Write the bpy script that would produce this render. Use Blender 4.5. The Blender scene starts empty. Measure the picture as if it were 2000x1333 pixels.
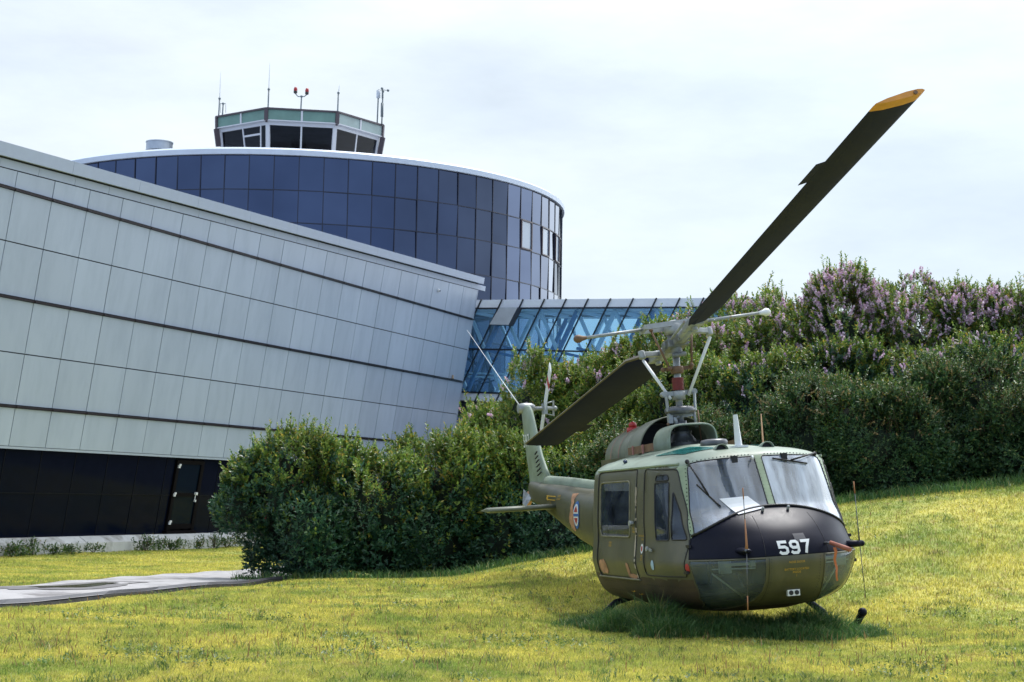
import bpy, bmesh, math, random
import numpy as np
from mathutils import Vector, Matrix
random.seed(7); rng = np.random.default_rng(11)
scn = bpy.context.scene
COL = scn.collection
rad = math.radians

# ------------------------------------------------------------------ camera
EYE = 1.6
FL = 3173.5                                   # focal length in pixels of a 2000 px wide frame
PITCH, ROLL_C = .0965, .0170
_f = np.array([0, math.cos(PITCH), math.sin(PITCH)]); _u = np.array([0, -math.sin(PITCH), math.cos(PITCH)]); _r = np.array([1., 0, 0])
CR = math.cos(ROLL_C)*_r + math.sin(ROLL_C)*_u
CU = -math.sin(ROLL_C)*_r + math.cos(ROLL_C)*_u
CF = _f
cam_d = bpy.data.cameras.new('camera'); cam = bpy.data.objects.new('camera', cam_d); COL.objects.link(cam)
cam_d.sensor_width = 36; cam_d.lens = FL/2000*36; cam_d.clip_start = .1; cam_d.clip_end = 5000
cam_d.dof.use_dof = True; cam_d.dof.focus_distance = 19.5; cam_d.dof.aperture_fstop = 9
m = Matrix.Identity(4)
for i in range(3):
    m[i][0] = CR[i]; m[i][1] = CU[i]; m[i][2] = -CF[i]
m[2][3] = EYE
cam.matrix_world = m
scn.camera = cam

# ------------------------------------------------------------------ sky and sun
SUN_EL, SUN_AZ = rad(63), rad(28)             # azimuth from +Y (view direction) towards +X
w = bpy.data.worlds.new('World'); scn.world = w; w.use_nodes = True
nt = w.node_tree; N = nt.nodes; L = nt.links
bg = N['Background']
sky = N.new('ShaderNodeTexSky'); sky.sky_type = 'NISHITA'; sky.sun_disc = False
sky.sun_elevation = SUN_EL; sky.sun_rotation = SUN_AZ
tc = N.new('ShaderNodeTexCoord'); mp = N.new('ShaderNodeMapping'); mp.inputs['Scale'].default_value = (1.3, 1.3, 4.2); mp.inputs['Rotation'].default_value = (0, .25, 0)
mp.inputs['Location'].default_value = (.35, .1, .2)
L.new(tc.outputs['Generated'], mp.inputs['Vector'])
nz = N.new('ShaderNodeTexNoise'); nz.inputs['Scale'].default_value = 1.6; nz.inputs['Detail'].default_value = 7; nz.inputs['Roughness'].default_value = .52
L.new(mp.outputs[0], nz.inputs['Vector'])
rp = N.new('ShaderNodeValToRGB'); rp.color_ramp.elements[0].position = .36; rp.color_ramp.elements[0].color = (.74, .74, .74, 1); rp.color_ramp.elements[1].position = .60; rp.color_ramp.elements[1].color = (.97, .97, .97, 1)
L.new(nz.outputs['Fac'], rp.inputs[0])
nz2 = N.new('ShaderNodeTexNoise'); nz2.inputs['Scale'].default_value = 3.1; nz2.inputs['Detail'].default_value = 8; nz2.inputs['Roughness'].default_value = .6
L.new(mp.outputs[0], nz2.inputs['Vector'])
cr2 = N.new('ShaderNodeValToRGB'); cr2.color_ramp.elements[0].position = .33; cr2.color_ramp.elements[0].color = (6.6, 6.9, 7.3, 1); cr2.color_ramp.elements[1].position = .62; cr2.color_ramp.elements[1].color = (8.0, 8.4, 8.7, 1)
L.new(nz2.outputs['Fac'], cr2.inputs[0])
mx = N.new('ShaderNodeMixRGB'); L.new(rp.outputs[0], mx.inputs[0]); L.new(sky.outputs[0], mx.inputs[1]); L.new(cr2.outputs[0], mx.inputs[2])
# thin cloud is brighter towards the sun and heavier away from it
vd = N.new('ShaderNodeVectorMath'); vd.operation = 'DOT_PRODUCT'; L.new(tc.outputs['Generated'], vd.inputs[0])
vd.inputs[1].default_value = (math.sin(SUN_AZ)*math.cos(SUN_EL), math.cos(SUN_AZ)*math.cos(SUN_EL), math.sin(SUN_EL))
vr = N.new('ShaderNodeValToRGB'); E_ = vr.color_ramp.elements; E_[0].position = 0; E_[0].color = (.50, .64, .90, 1); E_[1].position = 1; E_[1].color = (2.0, 2.0, 2.05, 1)
for ps, c_ in ((.48, (.50, .63, .88, 1)), (.60, (.62, .71, .86, 1)), (.70, (.80, .84, .88, 1)), (.80, (.745, .785, .81, 1)), (.9, (1.25, 1.27, 1.3, 1))): e_ = E_.new(ps); e_.color = c_
ma = N.new('ShaderNodeMath'); ma.operation = 'MULTIPLY_ADD'; ma.inputs[1].default_value = .5; ma.inputs[2].default_value = .5; L.new(vd.outputs['Value'], ma.inputs[0]); L.new(ma.outputs[0], vr.inputs[0])
mg = N.new('ShaderNodeMixRGB'); mg.blend_type = 'MULTIPLY'; mg.inputs[0].default_value = 1; L.new(mx.outputs[0], mg.inputs[1]); L.new(vr.outputs[0], mg.inputs[2])
# a bright bank of cloud is added to the right, unseen, to brighten reflections
vd2 = N.new('ShaderNodeVectorMath'); vd2.operation = 'DOT_PRODUCT'; L.new(tc.outputs['Generated'], vd2.inputs[0]); vd2.inputs[1].default_value = Vector((.79, .61, .12)).normalized()
vr2 = N.new('ShaderNodeValToRGB'); E2 = vr2.color_ramp.elements; E2[0].position = .865; E2[0].color = (1, 1, 1, 1); E2[1].position = .915; E2[1].color = (2.5, 2.45, 2.4, 1); L.new(vd2.outputs['Value'], vr2.inputs[0])
mg2 = N.new('ShaderNodeMixRGB'); mg2.blend_type = 'MULTIPLY'; mg2.inputs[0].default_value = 1; L.new(mg.outputs[0], mg2.inputs[1]); L.new(vr2.outputs[0], mg2.inputs[2])
L.new(mg2.outputs[0], bg.inputs['Color']); bg.inputs['Strength'].default_value = .1
sd = bpy.data.lights.new('sun', 'SUN'); sun = bpy.data.objects.new('sun', sd); COL.objects.link(sun)
sd.energy = 2.1; sd.angle = rad(10); sd.color = (1, .975, .95)
sv = Vector((math.sin(SUN_AZ)*math.cos(SUN_EL), math.cos(SUN_AZ)*math.cos(SUN_EL), math.sin(SUN_EL)))
sun.rotation_euler = (-sv).to_track_quat('-Z', 'Y').to_euler(); sun.location = (20, 20, 40)
scn.view_settings.view_transform = 'Standard'; scn.view_settings.look = 'None'; scn.view_settings.exposure = 0.70; scn.view_settings.gamma = 1
scn.cycles.max_bounces = 8; scn.cycles.transparent_max_bounces = 24

# ------------------------------------------------------------------ helpers
def ray(x, y):
    return CF + (x-1000)/FL*CR - (y-666.5)/FL*CU
def at(x, y, Y):
    """point at depth Y (metres) seen at photo position x, y"""
    v = ray(x, y); p = v*(Y/v[1]); p[2] += EYE; return p

def tag(o, label=None, cat=None, group=None, kind=None):
    if label: o['label'] = label
    if cat: o['category'] = cat
    if group: o['group'] = group
    if kind: o['kind'] = kind
    return o
def thing(name, label, cat, loc=(0, 0, 0), group=None, rz=0):
    o = bpy.data.objects.new(name, None); COL.objects.link(o); o.location = loc; o.rotation_euler = (0, 0, rz); o.empty_display_size = .1
    return tag(o, label, cat, group)
class MB:
    def __init__(s): s.v = []; s.f = []; s.m = []; s.sm = []
    def add(s, v, f, m=0, sm=False):
        b = len(s.v); s.v += [tuple(map(float, p)) for p in v]; s.f += [tuple(i+b for i in q) for q in f]; s.m += [m]*len(f); s.sm += [sm]*len(f); return s
    def box(s, a, b, m=0):
        (x0, y0, z0), (x1, y1, z1) = a, b
        v = [(x0,y0,z0),(x1,y0,z0),(x1,y1,z0),(x0,y1,z0),(x0,y0,z1),(x1,y0,z1),(x1,y1,z1),(x0,y1,z1)]
        return s.add(v, [(0,3,2,1),(4,5,6,7),(0,1,5,4),(1,2,6,5),(2,3,7,6),(3,0,4,7)], m)
    def bar(s, p, q, w, h, up=(0,0,1), m=0):
        """rectangular bar from p to q, w across, h along up"""
        p = Vector(p); q = Vector(q); d = (q-p).normalized(); up = Vector(up); sx = d.cross(up)
        if sx.length < 1e-4: sx = d.cross(Vector((1, 0, 0)))
        sx.normalize(); uu = sx.cross(d).normalized(); v = []
        for c in (p, q):
            for a, b in ((-1,-1),(1,-1),(1,1),(-1,1)): v.append(c+sx*(a*w/2)+uu*(b*h/2))
        return s.add(v, [(0,3,2,1),(4,5,6,7),(0,1,5,4),(1,2,6,5),(2,3,7,6),(3,0,4,7)], m)
    def tube(s, pts, r, n=10, m=0, cap=True, sm=True):
        pts = [Vector(p) for p in pts]; rs = r if isinstance(r, (list, tuple)) else [r]*len(pts)
        rings = []; ref = None
        for i, p in enumerate(pts):
            d = (pts[min(i+1, len(pts)-1)]-pts[max(i-1, 0)]).normalized()
            if ref is None: ref = d.orthogonal().normalized()
            a = (ref - d*ref.dot(d)); a = a.normalized() if a.length > 1e-5 else d.orthogonal().normalized(); ref = a; b = d.cross(a)
            rings.append([p+(a*math.cos(t)+b*math.sin(t))*rs[i] for t in [2*math.pi*k/n for k in range(n)]])
        return s.loft(rings, m, cap, sm)
    def loft(s, rings, m=0, cap=True, sm=True, closed=True):
        n = len(rings[0]); v = [p for r in rings for p in r]; f = []
        for i in range(len(rings)-1):
            for k in range(n if closed else n-1):
                a = i*n+k; b = i*n+(k+1) % n; f.append((a, b, b+n, a+n))
        s.add(v, f, m, sm)
        if cap:
            b = len(s.v)-len(v); s.f += [tuple(b+k for k in range(n))[::-1], tuple(b+len(v)-n+k for k in range(n))]; s.m += [m]*2; s.sm += [False]*2
        return s
    def lathe(s, prof, c=(0,0,0), n=24, m=0, axis='z', sm=True):
        rings = []
        for r, h in prof:
            ring = []
            for k in range(n):
                t = 2*math.pi*k/n; a, b = r*math.cos(t), r*math.sin(t)
                p = (a, b, h) if axis == 'z' else ((h, a, b) if axis == 'x' else (a, h, b))
                ring.append((p[0]+c[0], p[1]+c[1], p[2]+c[2]))
            rings.append(ring)
        return s.loft(rings, m, True, sm)
    def prism(s, poly, ext, m=0):
        """poly: 3D points, ext: extrusion vector"""
        n = len(poly); e = Vector(ext); v = [Vector(p) for p in poly]; v += [p+e for p in v]
        f = [tuple(range(n))[::-1], tuple(range(n, 2*n))]+[(k, (k+1) % n, (k+1) % n+n, k+n) for k in range(n)]
        return s.add(v, f, m)
    def sphere(s, c, r, n=12, m=0, sc=(1,1,1)):
        prof = []
        rings = []
        for i in range(n//2+1):
            t = math.pi*i/(n//2); rr = max(math.sin(t), .001)
            rings.append([(c[0]+r*rr*math.cos(2*math.pi*k/n)*sc[0], c[1]+r*rr*math.sin(2*math.pi*k/n)*sc[1], c[2]-r*math.cos(t)*sc[2]) for k in range(n)])
        return s.loft(rings, m, True, True)
    def build(s, name, mats, parent=None):
        me = bpy.data.meshes.new(name); me.from_pydata(s.v, [], s.f)
        mats = mats if isinstance(mats, (list, tuple)) else [mats]
        for q in mats: me.materials.append(q)
        me.polygons.foreach_set('material_index', s.m); me.polygons.foreach_set('use_smooth', s.sm); me.update()
        bm = bmesh.new(); bm.from_mesh(me); bmesh.ops.recalc_face_normals(bm, faces=bm.faces); bm.to_mesh(me); bm.free()
        o = bpy.data.objects.new(name, me); COL.objects.link(o)
        if parent: o.parent = parent
        return o
def bevel(o, wd, seg=2, ang=35):
    b = o.modifiers.new('bevel', 'BEVEL'); b.width = wd; b.segments = seg; b.limit_method = 'ANGLE'; b.angle_limit = rad(ang); return o
def fastmesh(name, V, F, mat, parent=None, smooth=False, mi=None):
    """V (n,3) array, F (m,k) array of equal-size faces"""
    me = bpy.data.meshes.new(name); n, k = F.shape
    me.vertices.add(len(V)); me.vertices.foreach_set('co', np.ascontiguousarray(V, np.float32).ravel())
    me.loops.add(n*k); me.loops.foreach_set('vertex_index', np.ascontiguousarray(F, np.int32).ravel())
    me.polygons.add(n); me.polygons.foreach_set('loop_start', np.arange(0, n*k, k, dtype=np.int32))
    for q in (mat if isinstance(mat, (list, tuple)) else [mat]): me.materials.append(q)
    if mi is not None: me.polygons.foreach_set('material_index', mi.astype(np.int32))
    if smooth: me.polygons.foreach_set('use_smooth', np.ones(n, bool))
    me.update(calc_edges=True)
    o = bpy.data.objects.new(name, me); COL.objects.link(o)
    if parent: o.parent = parent
    return o

# ------------------------------------------------------------------ materials
MATS = {}
def mat(name, col, rough=.6, metal=0, var=.0, vscale=3., bump=0, bscale=30., spec=.5, coat=0, dirt=None, dscale=2., dth=(.5, .7), trans=0, stretch=(1,1,1)):
    if name in MATS: return MATS[name]
    m = bpy.data.materials.new(name); m.use_nodes = True; nt = m.node_tree; N = nt.nodes; L = nt.links; p = N['Principled BSDF']
    p.inputs['Base Color'].default_value = (*col, 1); p.inputs['Roughness'].default_value = rough; p.inputs['Metallic'].default_value = metal
    p.inputs['Specular IOR Level'].default_value = spec; p.inputs['Coat Weight'].default_value = coat
    tc = N.new('ShaderNodeTexCoord'); mp = N.new('ShaderNodeMapping'); mp.inputs['Scale'].default_value = stretch; L.new(tc.outputs['Object'], mp.inputs[0])
    cur = None
    if var:
        nz = N.new('ShaderNodeTexNoise'); nz.inputs['Scale'].default_value = vscale; nz.inputs['Detail'].default_value = 6; L.new(mp.outputs[0], nz.inputs['Vector'])
        rp = N.new('ShaderNodeValToRGB'); rp.color_ramp.elements[0].position = .3; rp.color_ramp.elements[1].position = .7
        rp.color_ramp.elements[0].color = (*[c*(1-var) for c in col], 1); rp.color_ramp.elements[1].color = (*[min(1, c*(1+var)) for c in col], 1)
        L.new(nz.outputs['Fac'], rp.inputs[0]); cur = rp.outputs[0]
        mr = N.new('ShaderNodeMapRange'); mr.inputs['To Min'].default_value = max(0, rough-.1); mr.inputs['To Max'].default_value = min(1, rough+.12); L.new(nz.outputs['Fac'], mr.inputs[0]); L.new(mr.outputs[0], p.inputs['Roughness'])
    if dirt:
        nz = N.new('ShaderNodeTexNoise'); nz.inputs['Scale'].default_value = dscale; nz.inputs['Detail'].default_value = 9; nz.inputs['Roughness'].default_value = .65; L.new(mp.outputs[0], nz.inputs['Vector'])
        rp = N.new('ShaderNodeValToRGB'); rp.color_ramp.elements[0].position = dth[0]; rp.color_ramp.elements[1].position = dth[1]; rp.color_ramp.elements[0].color = (0,0,0,1); rp.color_ramp.elements[1].color = (1,1,1,1); L.new(nz.outputs['Fac'], rp.inputs[0])
        mxx = N.new('ShaderNodeMixRGB'); L.new(rp.outputs[0], mxx.inputs[0]); mxx.inputs[2].default_value = (*dirt, 1)
        if cur: L.new(cur, mxx.inputs[1])
        else: mxx.inputs[1].default_value = (*col, 1)
        cur = mxx.outputs[0]
    if cur: L.new(cur, p.inputs['Base Color'])
    if bump:
        nz = N.new('ShaderNodeTexNoise'); nz.inputs['Scale'].default_value = bscale; nz.inputs['Detail'].default_value = 5; L.new(mp.outputs[0], nz.inputs['Vector'])
        bp = N.new('ShaderNodeBump'); bp.inputs['Strength'].default_value = bump; bp.inputs['Distance'].default_value = .02; L.new(nz.outputs['Fac'], bp.inputs['Height']); L.new(bp.outputs[0], p.inputs['Normal'])
    MATS[name] = m; return m
def glassmat(name, tint, refl=.5, haze=0., hazecol=(.75,.8,.85), fres=1.45, rough=.02, streak=None):
    m = bpy.data.materials.new(name); m.use_nodes = True; nt = m.node_tree; N = nt.nodes; L = nt.links; N.remove(N['Principled BSDF']); out = N['Material Output']
    tr = N.new('ShaderNodeBsdfTransparent'); tr.inputs[0].default_value = (*tint, 1)
    gl = N.new('ShaderNodeBsdfGlossy'); gl.inputs['Roughness'].default_value = rough
    fr = N.new('ShaderNodeFresnel'); fr.inputs[0].default_value = fres
    mu = N.new('ShaderNodeMath'); mu.operation = 'MULTIPLY'; mu.inputs[1].default_value = refl; L.new(fr.outputs[0], mu.inputs[0]); mu.use_clamp = True
    df = N.new('ShaderNodeBsdfDiffuse'); df.inputs[0].default_value = (*hazecol, 1)
    m1 = N.new('ShaderNodeMixShader'); L.new(tr.outputs[0], m1.inputs[1]); L.new(df.outputs[0], m1.inputs[2]); m1.inputs[0].default_value = haze
    if streak:
        tc = N.new('ShaderNodeTexCoord'); mp = N.new('ShaderNodeMapping'); mp.inputs['Scale'].default_value = streak; L.new(tc.outputs['Object'], mp.inputs[0])
        nz = N.new('ShaderNodeTexNoise'); nz.inputs['Scale'].default_value = 3; nz.inputs['Detail'].default_value = 5; nz.inputs['Roughness'].default_value = .6; L.new(mp.outputs[0], nz.inputs['Vector'])
        mr = N.new('ShaderNodeMapRange'); mr.inputs['From Min'].default_value = .35; mr.inputs['From Max'].default_value = .68; mr.inputs['To Min'].default_value = haze*.35; mr.inputs['To Max'].default_value = min(1, haze*1.9); L.new(nz.outputs['Fac'], mr.inputs[0]); L.new(mr.outputs[0], m1.inputs[0])
    m2 = N.new('ShaderNodeMixShader'); L.new(mu.outputs[0], m2.inputs[0]); L.new(m1.outputs[0], m2.inputs[1]); L.new(gl.outputs[0], m2.inputs[2]); L.new(m2.outputs[0], out.inputs[0])
    return m
def leafmat(name, c0, c1, c2=None, p2=.93, rough=.45, transl=.3, spec=.5):
    """random tint per leaf, part of the light passing through"""
    m = bpy.data.materials.new(name); m.use_nodes = True; nt = m.node_tree; N = nt.nodes; L = nt.links; p = N['Principled BSDF']; out = N['Material Output']
    g = N.new('ShaderNodeNewGeometry'); rp = N.new('ShaderNodeValToRGB'); rp.color_ramp.elements[0].color = (*c0, 1); rp.color_ramp.elements[1].color = (*c1, 1); rp.color_ramp.elements[1].position = .9 if c2 else 1
    if c2:
        e = rp.color_ramp.elements.new(p2); e.color = (*c2, 1)
    L.new(g.outputs['Random Per Island'], rp.inputs[0])
    tc = N.new('ShaderNodeTexCoord'); nz = N.new('ShaderNodeTexNoise'); nz.inputs['Scale'].default_value = .9; nz.inputs['Detail'].default_value = 3; L.new(tc.outputs['Object'], nz.inputs['Vector'])
    mr = N.new('ShaderNodeMapRange'); mr.inputs['From Min'].default_value = .3; mr.inputs['From Max'].default_value = .7; mr.inputs['To Min'].default_value = .65; mr.inputs['To Max'].default_value = 1.35; L.new(nz.outputs['Fac'], mr.inputs[0])
    hs = N.new('ShaderNodeHueSaturation'); L.new(rp.outputs[0], hs.inputs['Color']); L.new(mr.outputs[0], hs.inputs['Value'])
    L.new(hs.outputs[0], p.inputs['Base Color']); p.inputs['Roughness'].default_value = rough; p.inputs['Specular IOR Level'].default_value = spec
    tl = N.new('ShaderNodeBsdfTranslucent'); L.new(hs.outputs[0], tl.inputs[0])
    ms = N.new('ShaderNodeMixShader'); ms.inputs[0].default_value = transl; L.new(p.outputs[0], ms.inputs[1]); L.new(tl.outputs[0], ms.inputs[2]); L.new(ms.outputs[0], out.inputs[0])
    return m

def islandvar(m, amt):
    nt = m.node_tree; p = nt.nodes['Principled BSDF']; src = p.inputs['Base Color'].links[0].from_socket
    g = nt.nodes.new('ShaderNodeNewGeometry'); mr = nt.nodes.new('ShaderNodeMapRange'); mr.inputs['To Min'].default_value = 1-amt; mr.inputs['To Max'].default_value = 1+amt
    nt.links.new(g.outputs['Random Per Island'], mr.inputs[0]); h = nt.nodes.new('ShaderNodeHueSaturation'); nt.links.new(src, h.inputs['Color']); nt.links.new(mr.outputs[0], h.inputs['Value']); nt.links.new(h.outputs[0], p.inputs['Base Color'])
# ------------------------------------------------------------------ ground
def sst(t):
    t = np.clip(t, 0, 1); return t*t*(3-2*t)
def gz(x, y):
    x = np.asarray(x, float); y = np.asarray(y, float)
    base = -.62*sst((y-20)/34)
    e = np.interp(x, [-30, -7, -4.5, -1, 1, 3.5, 6.1, 9.5, 14, 40], [0, 0, .05, .22, .62, 1.18, 1.75, 2.25, 2.8, 3.2])
    near = .02*np.clip(x-2, 0, 20)*sst((y-10)/8)*(1-sst((y-17)/10))
    bump = .03*np.sin(x*1.3+y*.7)*np.sin(y*.9-x*.4)
    return base + e*sst((y-20.5)/11)*(1-.9*sst((y-45)/40)) + near + bump
gx = np.unique(np.concatenate([np.linspace(-2500, -60, 14), np.linspace(-60, -14, 30), np.arange(-14, 16, .3), np.linspace(16, 60, 30), np.linspace(60, 2500, 14)]))
gy = np.unique(np.concatenate([np.linspace(-800, -10, 12), np.linspace(-10, 10, 14), np.arange(10, 40, .3), np.linspace(40, 140, 60), np.linspace(140, 3500, 16)]))
X, Y = np.meshgrid(gx, gy); Z = gz(X, Y)
nx, ny = len(gx), len(gy); ii = (np.arange(ny-1)[:, None]*nx+np.arange(nx-1)[None]).ravel()
mG = bpy.data.materials.new('lawn_soil'); mG.use_nodes = True
def ground_nodes(m, hairmode=False):
    nt = m.node_tree; N = nt.nodes; L = nt.links; p = N['Principled BSDF']; tc = N.new('ShaderNodeTexCoord')
    p.inputs['Roughness'].default_value = .8; p.inputs['Specular IOR Level'].default_value = .25
    def noise(sc, det=5, ro=.6, st=None):
        n = N.new('ShaderNodeTexNoise'); n.inputs['Scale'].default_value = sc; n.inputs['Detail'].default_value = det; n.inputs['Roughness'].default_value = ro
        if st:
            mp = N.new('ShaderNodeMapping'); mp.inputs['Scale'].default_value = st; L.new(tc.outputs['Object'], mp.inputs[0]); L.new(mp.outputs[0], n.inputs['Vector'])
        else: L.new(tc.outputs['Object'], n.inputs['Vector'])
        return n.outputs['Fac']
    def ramp(src, a, b, ca, cb):
        r = N.new('ShaderNodeValToRGB'); r.color_ramp.elements[0].position = a; r.color_ramp.elements[1].position = b; r.color_ramp.elements[0].color = (*ca, 1); r.color_ramp.elements[1].color = (*cb, 1); L.new(src, r.inputs[0]); return r.outputs[0]
    def mix(f, a, b, t='MIX'):
        mm = N.new('ShaderNodeMixRGB'); mm.blend_type = t
        for i, q in ((0, f), (1, a), (2, b)):
            if isinstance(q, float): mm.inputs[i].default_value = q
            elif isinstance(q, tuple): mm.inputs[i].default_value = (*q, 1)
            else: L.new(q, mm.inputs[i])
        return mm.outputs[0]
    c = ramp(noise(.55, 8, .7), .36, .58, GREEN, YELLOW)
    fine = ramp(noise(7, 6, .7), .3, .7, (.6,.6,.6) if hairmode else (.52,.52,.5), (1.25,1.25,1.25) if hairmode else (.9,.9,.86))
    c = mix(1., c, fine, 'MULTIPLY')
    brown = ramp(noise(1.6, 8, .75), .57, .68, (0,0,0), (1,1,1))
    c = mix(brown, c, BROWN)
    if hairmode:
        g = N.new('ShaderNodeNewGeometry'); rr = ramp(g.outputs['Random Per Island'], 0, 1, (.55,.6,.5), (1.45,1.4,1.4)); c = mix(1., c, rr, 'MULTIPLY')
        dead = ramp(g.outputs['Random Per Island'], .93, .95, (0,0,0), (1,1,1)); c = mix(dead, c, STRAW)
    L.new(c, p.inputs['Base Color'])
    if hairmode:
        tl = N.new('ShaderNodeBsdfTranslucent'); L.new(c, tl.inputs[0]); ms = N.new('ShaderNodeMixShader'); ms.inputs[0].default_value = .45
        L.new(p.outputs[0], ms.inputs[1]); L.new(tl.outputs[0], ms.inputs[2]); L.new(ms.outputs[0], N['Material Output'].inputs[0])
    else:
        bp = N.new('ShaderNodeBump'); bp.inputs['Strength'].default_value = .6; bp.inputs['Distance'].default_value = .05; L.new(noise(14, 6, .7), bp.inputs['Height']); L.new(bp.outputs[0], p.inputs['Normal'])
GREEN, YELLOW, BROWN, STRAW = (.28, .37, .085), (.66, .61, .15), (.34, .25, .11), (.52, .42, .22)
ground_nodes(mG)
mFarGround = mat('grey_far_ground', (.085,.095,.115), .9, var=.25, vscale=.6)
xc = (X[:-1, :-1]+X[1:, 1:]).ravel()/2; yc = (Y[:-1, :-1]+Y[1:, 1:]).ravel()/2
far_ground = (xc > 14.5) | (yc < 9) | ((yc > 41) & (xc > -2.5)) | (xc < -24) | (yc > 78)      # unseen ground past the lawn, made grey to cut its green bounce
g = fastmesh('ground', np.stack([X, Y, Z], -1).reshape(-1, 3), np.stack([ii, ii+1, ii+1+nx, ii+nx], -1), [mG, mFarGround], smooth=True, mi=far_ground.astype(int)); tag(g, kind='structure')

def blades(pts, h, wd, lean=.5, bend=.35):
    """three-sided bent grass blades as two stacked faces; pts (n,3)"""
    n = len(pts); a = rng.uniform(0, 2*np.pi, n); b = rng.uniform(0, 2*np.pi, n)
    hh = h*rng.uniform(.5, 1.3, n) if np.isscalar(h) else h; ww = wd*rng.uniform(.7, 1.3, n)
    side = np.stack([np.cos(a), np.sin(a), 0*a], -1)*ww[:, None]/2
    ln = np.stack([np.cos(b), np.sin(b), 0*b], -1)*(hh*rng.uniform(0, lean, n))[:, None]
    up = np.array([0, 0, 1.])*hh[:, None]
    p0 = pts-side; p1 = pts+side; mid = pts+up*.55+ln*.35
    p2 = mid+side*.8; p3 = mid-side*.8; p4 = pts+up*(1-bend*rng.uniform(0, 1, n))[:, None]+ln*1.1
    V = np.stack([p0, p1, p2, p3, p4], 1).reshape(-1, 3); o = np.arange(n)[:, None]*5
    F = np.concatenate([o+np.array([[0,1,2]]), o+np.array([[0,2,3]]), o+np.array([[3,2,4]])])
    return V, F
# ------------------------------------------------------------------ path
def gpt(x, y, dz=0):
    """ground point under photo position x, y"""
    v = ray(x, y); t = 8.
    while t < 120:
        p = v*t; 
        if p[2]+EYE < gz(p[0], p[1]): break
        t += .02
    return np.array([p[0], p[1], float(gz(p[0], p[1]))+dz])
mWet = mat('damp_asphalt', (.13,.12,.12), .5, var=.15, bump=.3)
up_edge = [(-900,1198),(-300,1180),(-60,1158),(0,1154),(100,1146),(200,1138),(300,1130),(400,1122),(530,1114),(640,1106)]
lo_edge = [(-900,1290),(-300,1228),(-60,1196),(0,1190),(100,1182),(200,1171),(300,1161),(400,1151),(530,1139),(640,1131)]
mPath = mat('weathered_asphalt', (.34,.33,.33), .75, var=.12, vscale=1.2, bump=.4, bscale=60, dirt=(.16,.15,.15), dscale=1.1, dth=(.5,.62))
mEdge = mat('wet_asphalt_edge', (.035,.035,.042), .45, var=.2, bump=.5)
U = [gpt(*p) for p in up_edge]; D = [gpt(*p) for p in lo_edge]
def dens(P, k=6):
    out = []
    for a, b in zip(P[:-1], P[1:]):
        for j in range(k): out.append(a+(b-a)*j/k)
    out.append(P[-1]); return out
U = dens(U); D = dens(D)
b = MB(); K = 6; V = []
for a, c in zip(U, D):
    for j in range(K+1):
        p = a+(c-a)*j/K; edge = .03*math.sin(p[0]*2.1+j)*(j in (0, K)); V.append((p[0], p[1]+edge, float(gz(p[0], p[1]))+.07))
n = len(U); b.add(V, [(i*(K+1)+j, (i+1)*(K+1)+j, (i+1)*(K+1)+j+1, i*(K+1)+j+1) for i in range(n-1) for j in range(K)], 0, True)
V = []                                            # dark broken edge, a real step down to the lawn
for i in range(n):
    x, y = D[i][0], D[i][1]+.03*math.sin(D[i][0]*2.1+K); z = float(gz(x, y))
    wv = .25+.12*math.sin(x*1.7)+.06*math.sin(x*4.3); V += [(x, y+wv+.16, z+.105), (x, y-.0, z+.05), (x, y-.06, z-.05)]
b.add(V, [(i*3+j, (i+1)*3+j, (i+1)*3+j+1, i*3+j+1) for i in range(n-1) for j in range(2)], 1, False)
tag(b.build('path', [mPath, mEdge]), kind='structure')
# puddle
mPud = mat('puddle_water', (.05,.045,.012), .15, spec=.12)
c0 = gpt(40, 1157); c1 = gpt(245, 1147); pc = (c0+c1)/2; ax = (c1-c0)/2
def blob(sx, sy, dz, shift=(0, 0)):
    nP = 40; q = [pc+np.array([shift[0], shift[1], 0])]
    for k in range(nP):
        t = 2*math.pi*k/nP; r = 1+.12*math.sin(3*t)+.08*math.sin(7*t+1); q.append(pc+np.array([shift[0], shift[1], 0])+ax*math.cos(t)*r*sx+np.array([-.2, .75, 0])*math.sin(t)*r*sy)
    return MB().add([(p[0], p[1], float(gz(p[0], p[1]))+dz) for p in q], [(0, 1+k, 1+(k+1) % nP) for k in range(nP)])
tag(blob(1.4, 1.5, .079).build('damp_patch', mWet), kind='structure')
tag(blob(.8, .62, .086).build('puddle', mPud), kind='structure')

# ------------------------------------------------------------------ grass (uncountable)
def on_path(x, y):
    ux = np.array([p[0] for p in U]); uy = np.array([p[1] for p in U]); dx = np.array([p[0] for p in D]); dy = np.array([p[1] for p in D])
    return (y < np.interp(x, ux, uy)+.0) & (y > np.interp(x, dx, dy)-.35) & (x < ux[-1])
def infront(P):
    q = P-np.array([0, 0, EYE]); d = q@CF; px = 1000+FL*(q@CR)/d; py = 666.5-FL*(q@CU)/d
    return (d > 1) & (px > -500) & (px < 2500) & (py > 850) & (py < 1480)
mGrass = bpy.data.materials.new('grass_blades'); mGrass.use_nodes = True
ground_nodes(mGrass, True)
n = 1400000
yy = 12.5*(75/12.5)**rng.uniform(0, 1, n)**1.15; xx = rng.uniform(-.44, .46, n)*yy
P = np.stack([xx, yy, gz(xx, yy)], -1)
keep = infront(P) & ~on_path(xx, yy) & ~((yy > 33.5) & (xx > -3.5))
P = P[keep]
hgt = (.042+.018*np.sin(P[:, 0]*1.1)*np.sin(P[:, 1]*.8))*rng.uniform(.5, 1.4, len(P)); hgt = np.clip(hgt, .02, .12)*(P[:, 1]/20)**.3
nearp = np.abs(P[:, 1]-np.interp(P[:, 0], [p[0] for p in D], [p[1] for p in D])) < .9; hgt = np.where(nearp & (P[:, 0] < -3.5), hgt*.5, hgt)
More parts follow.
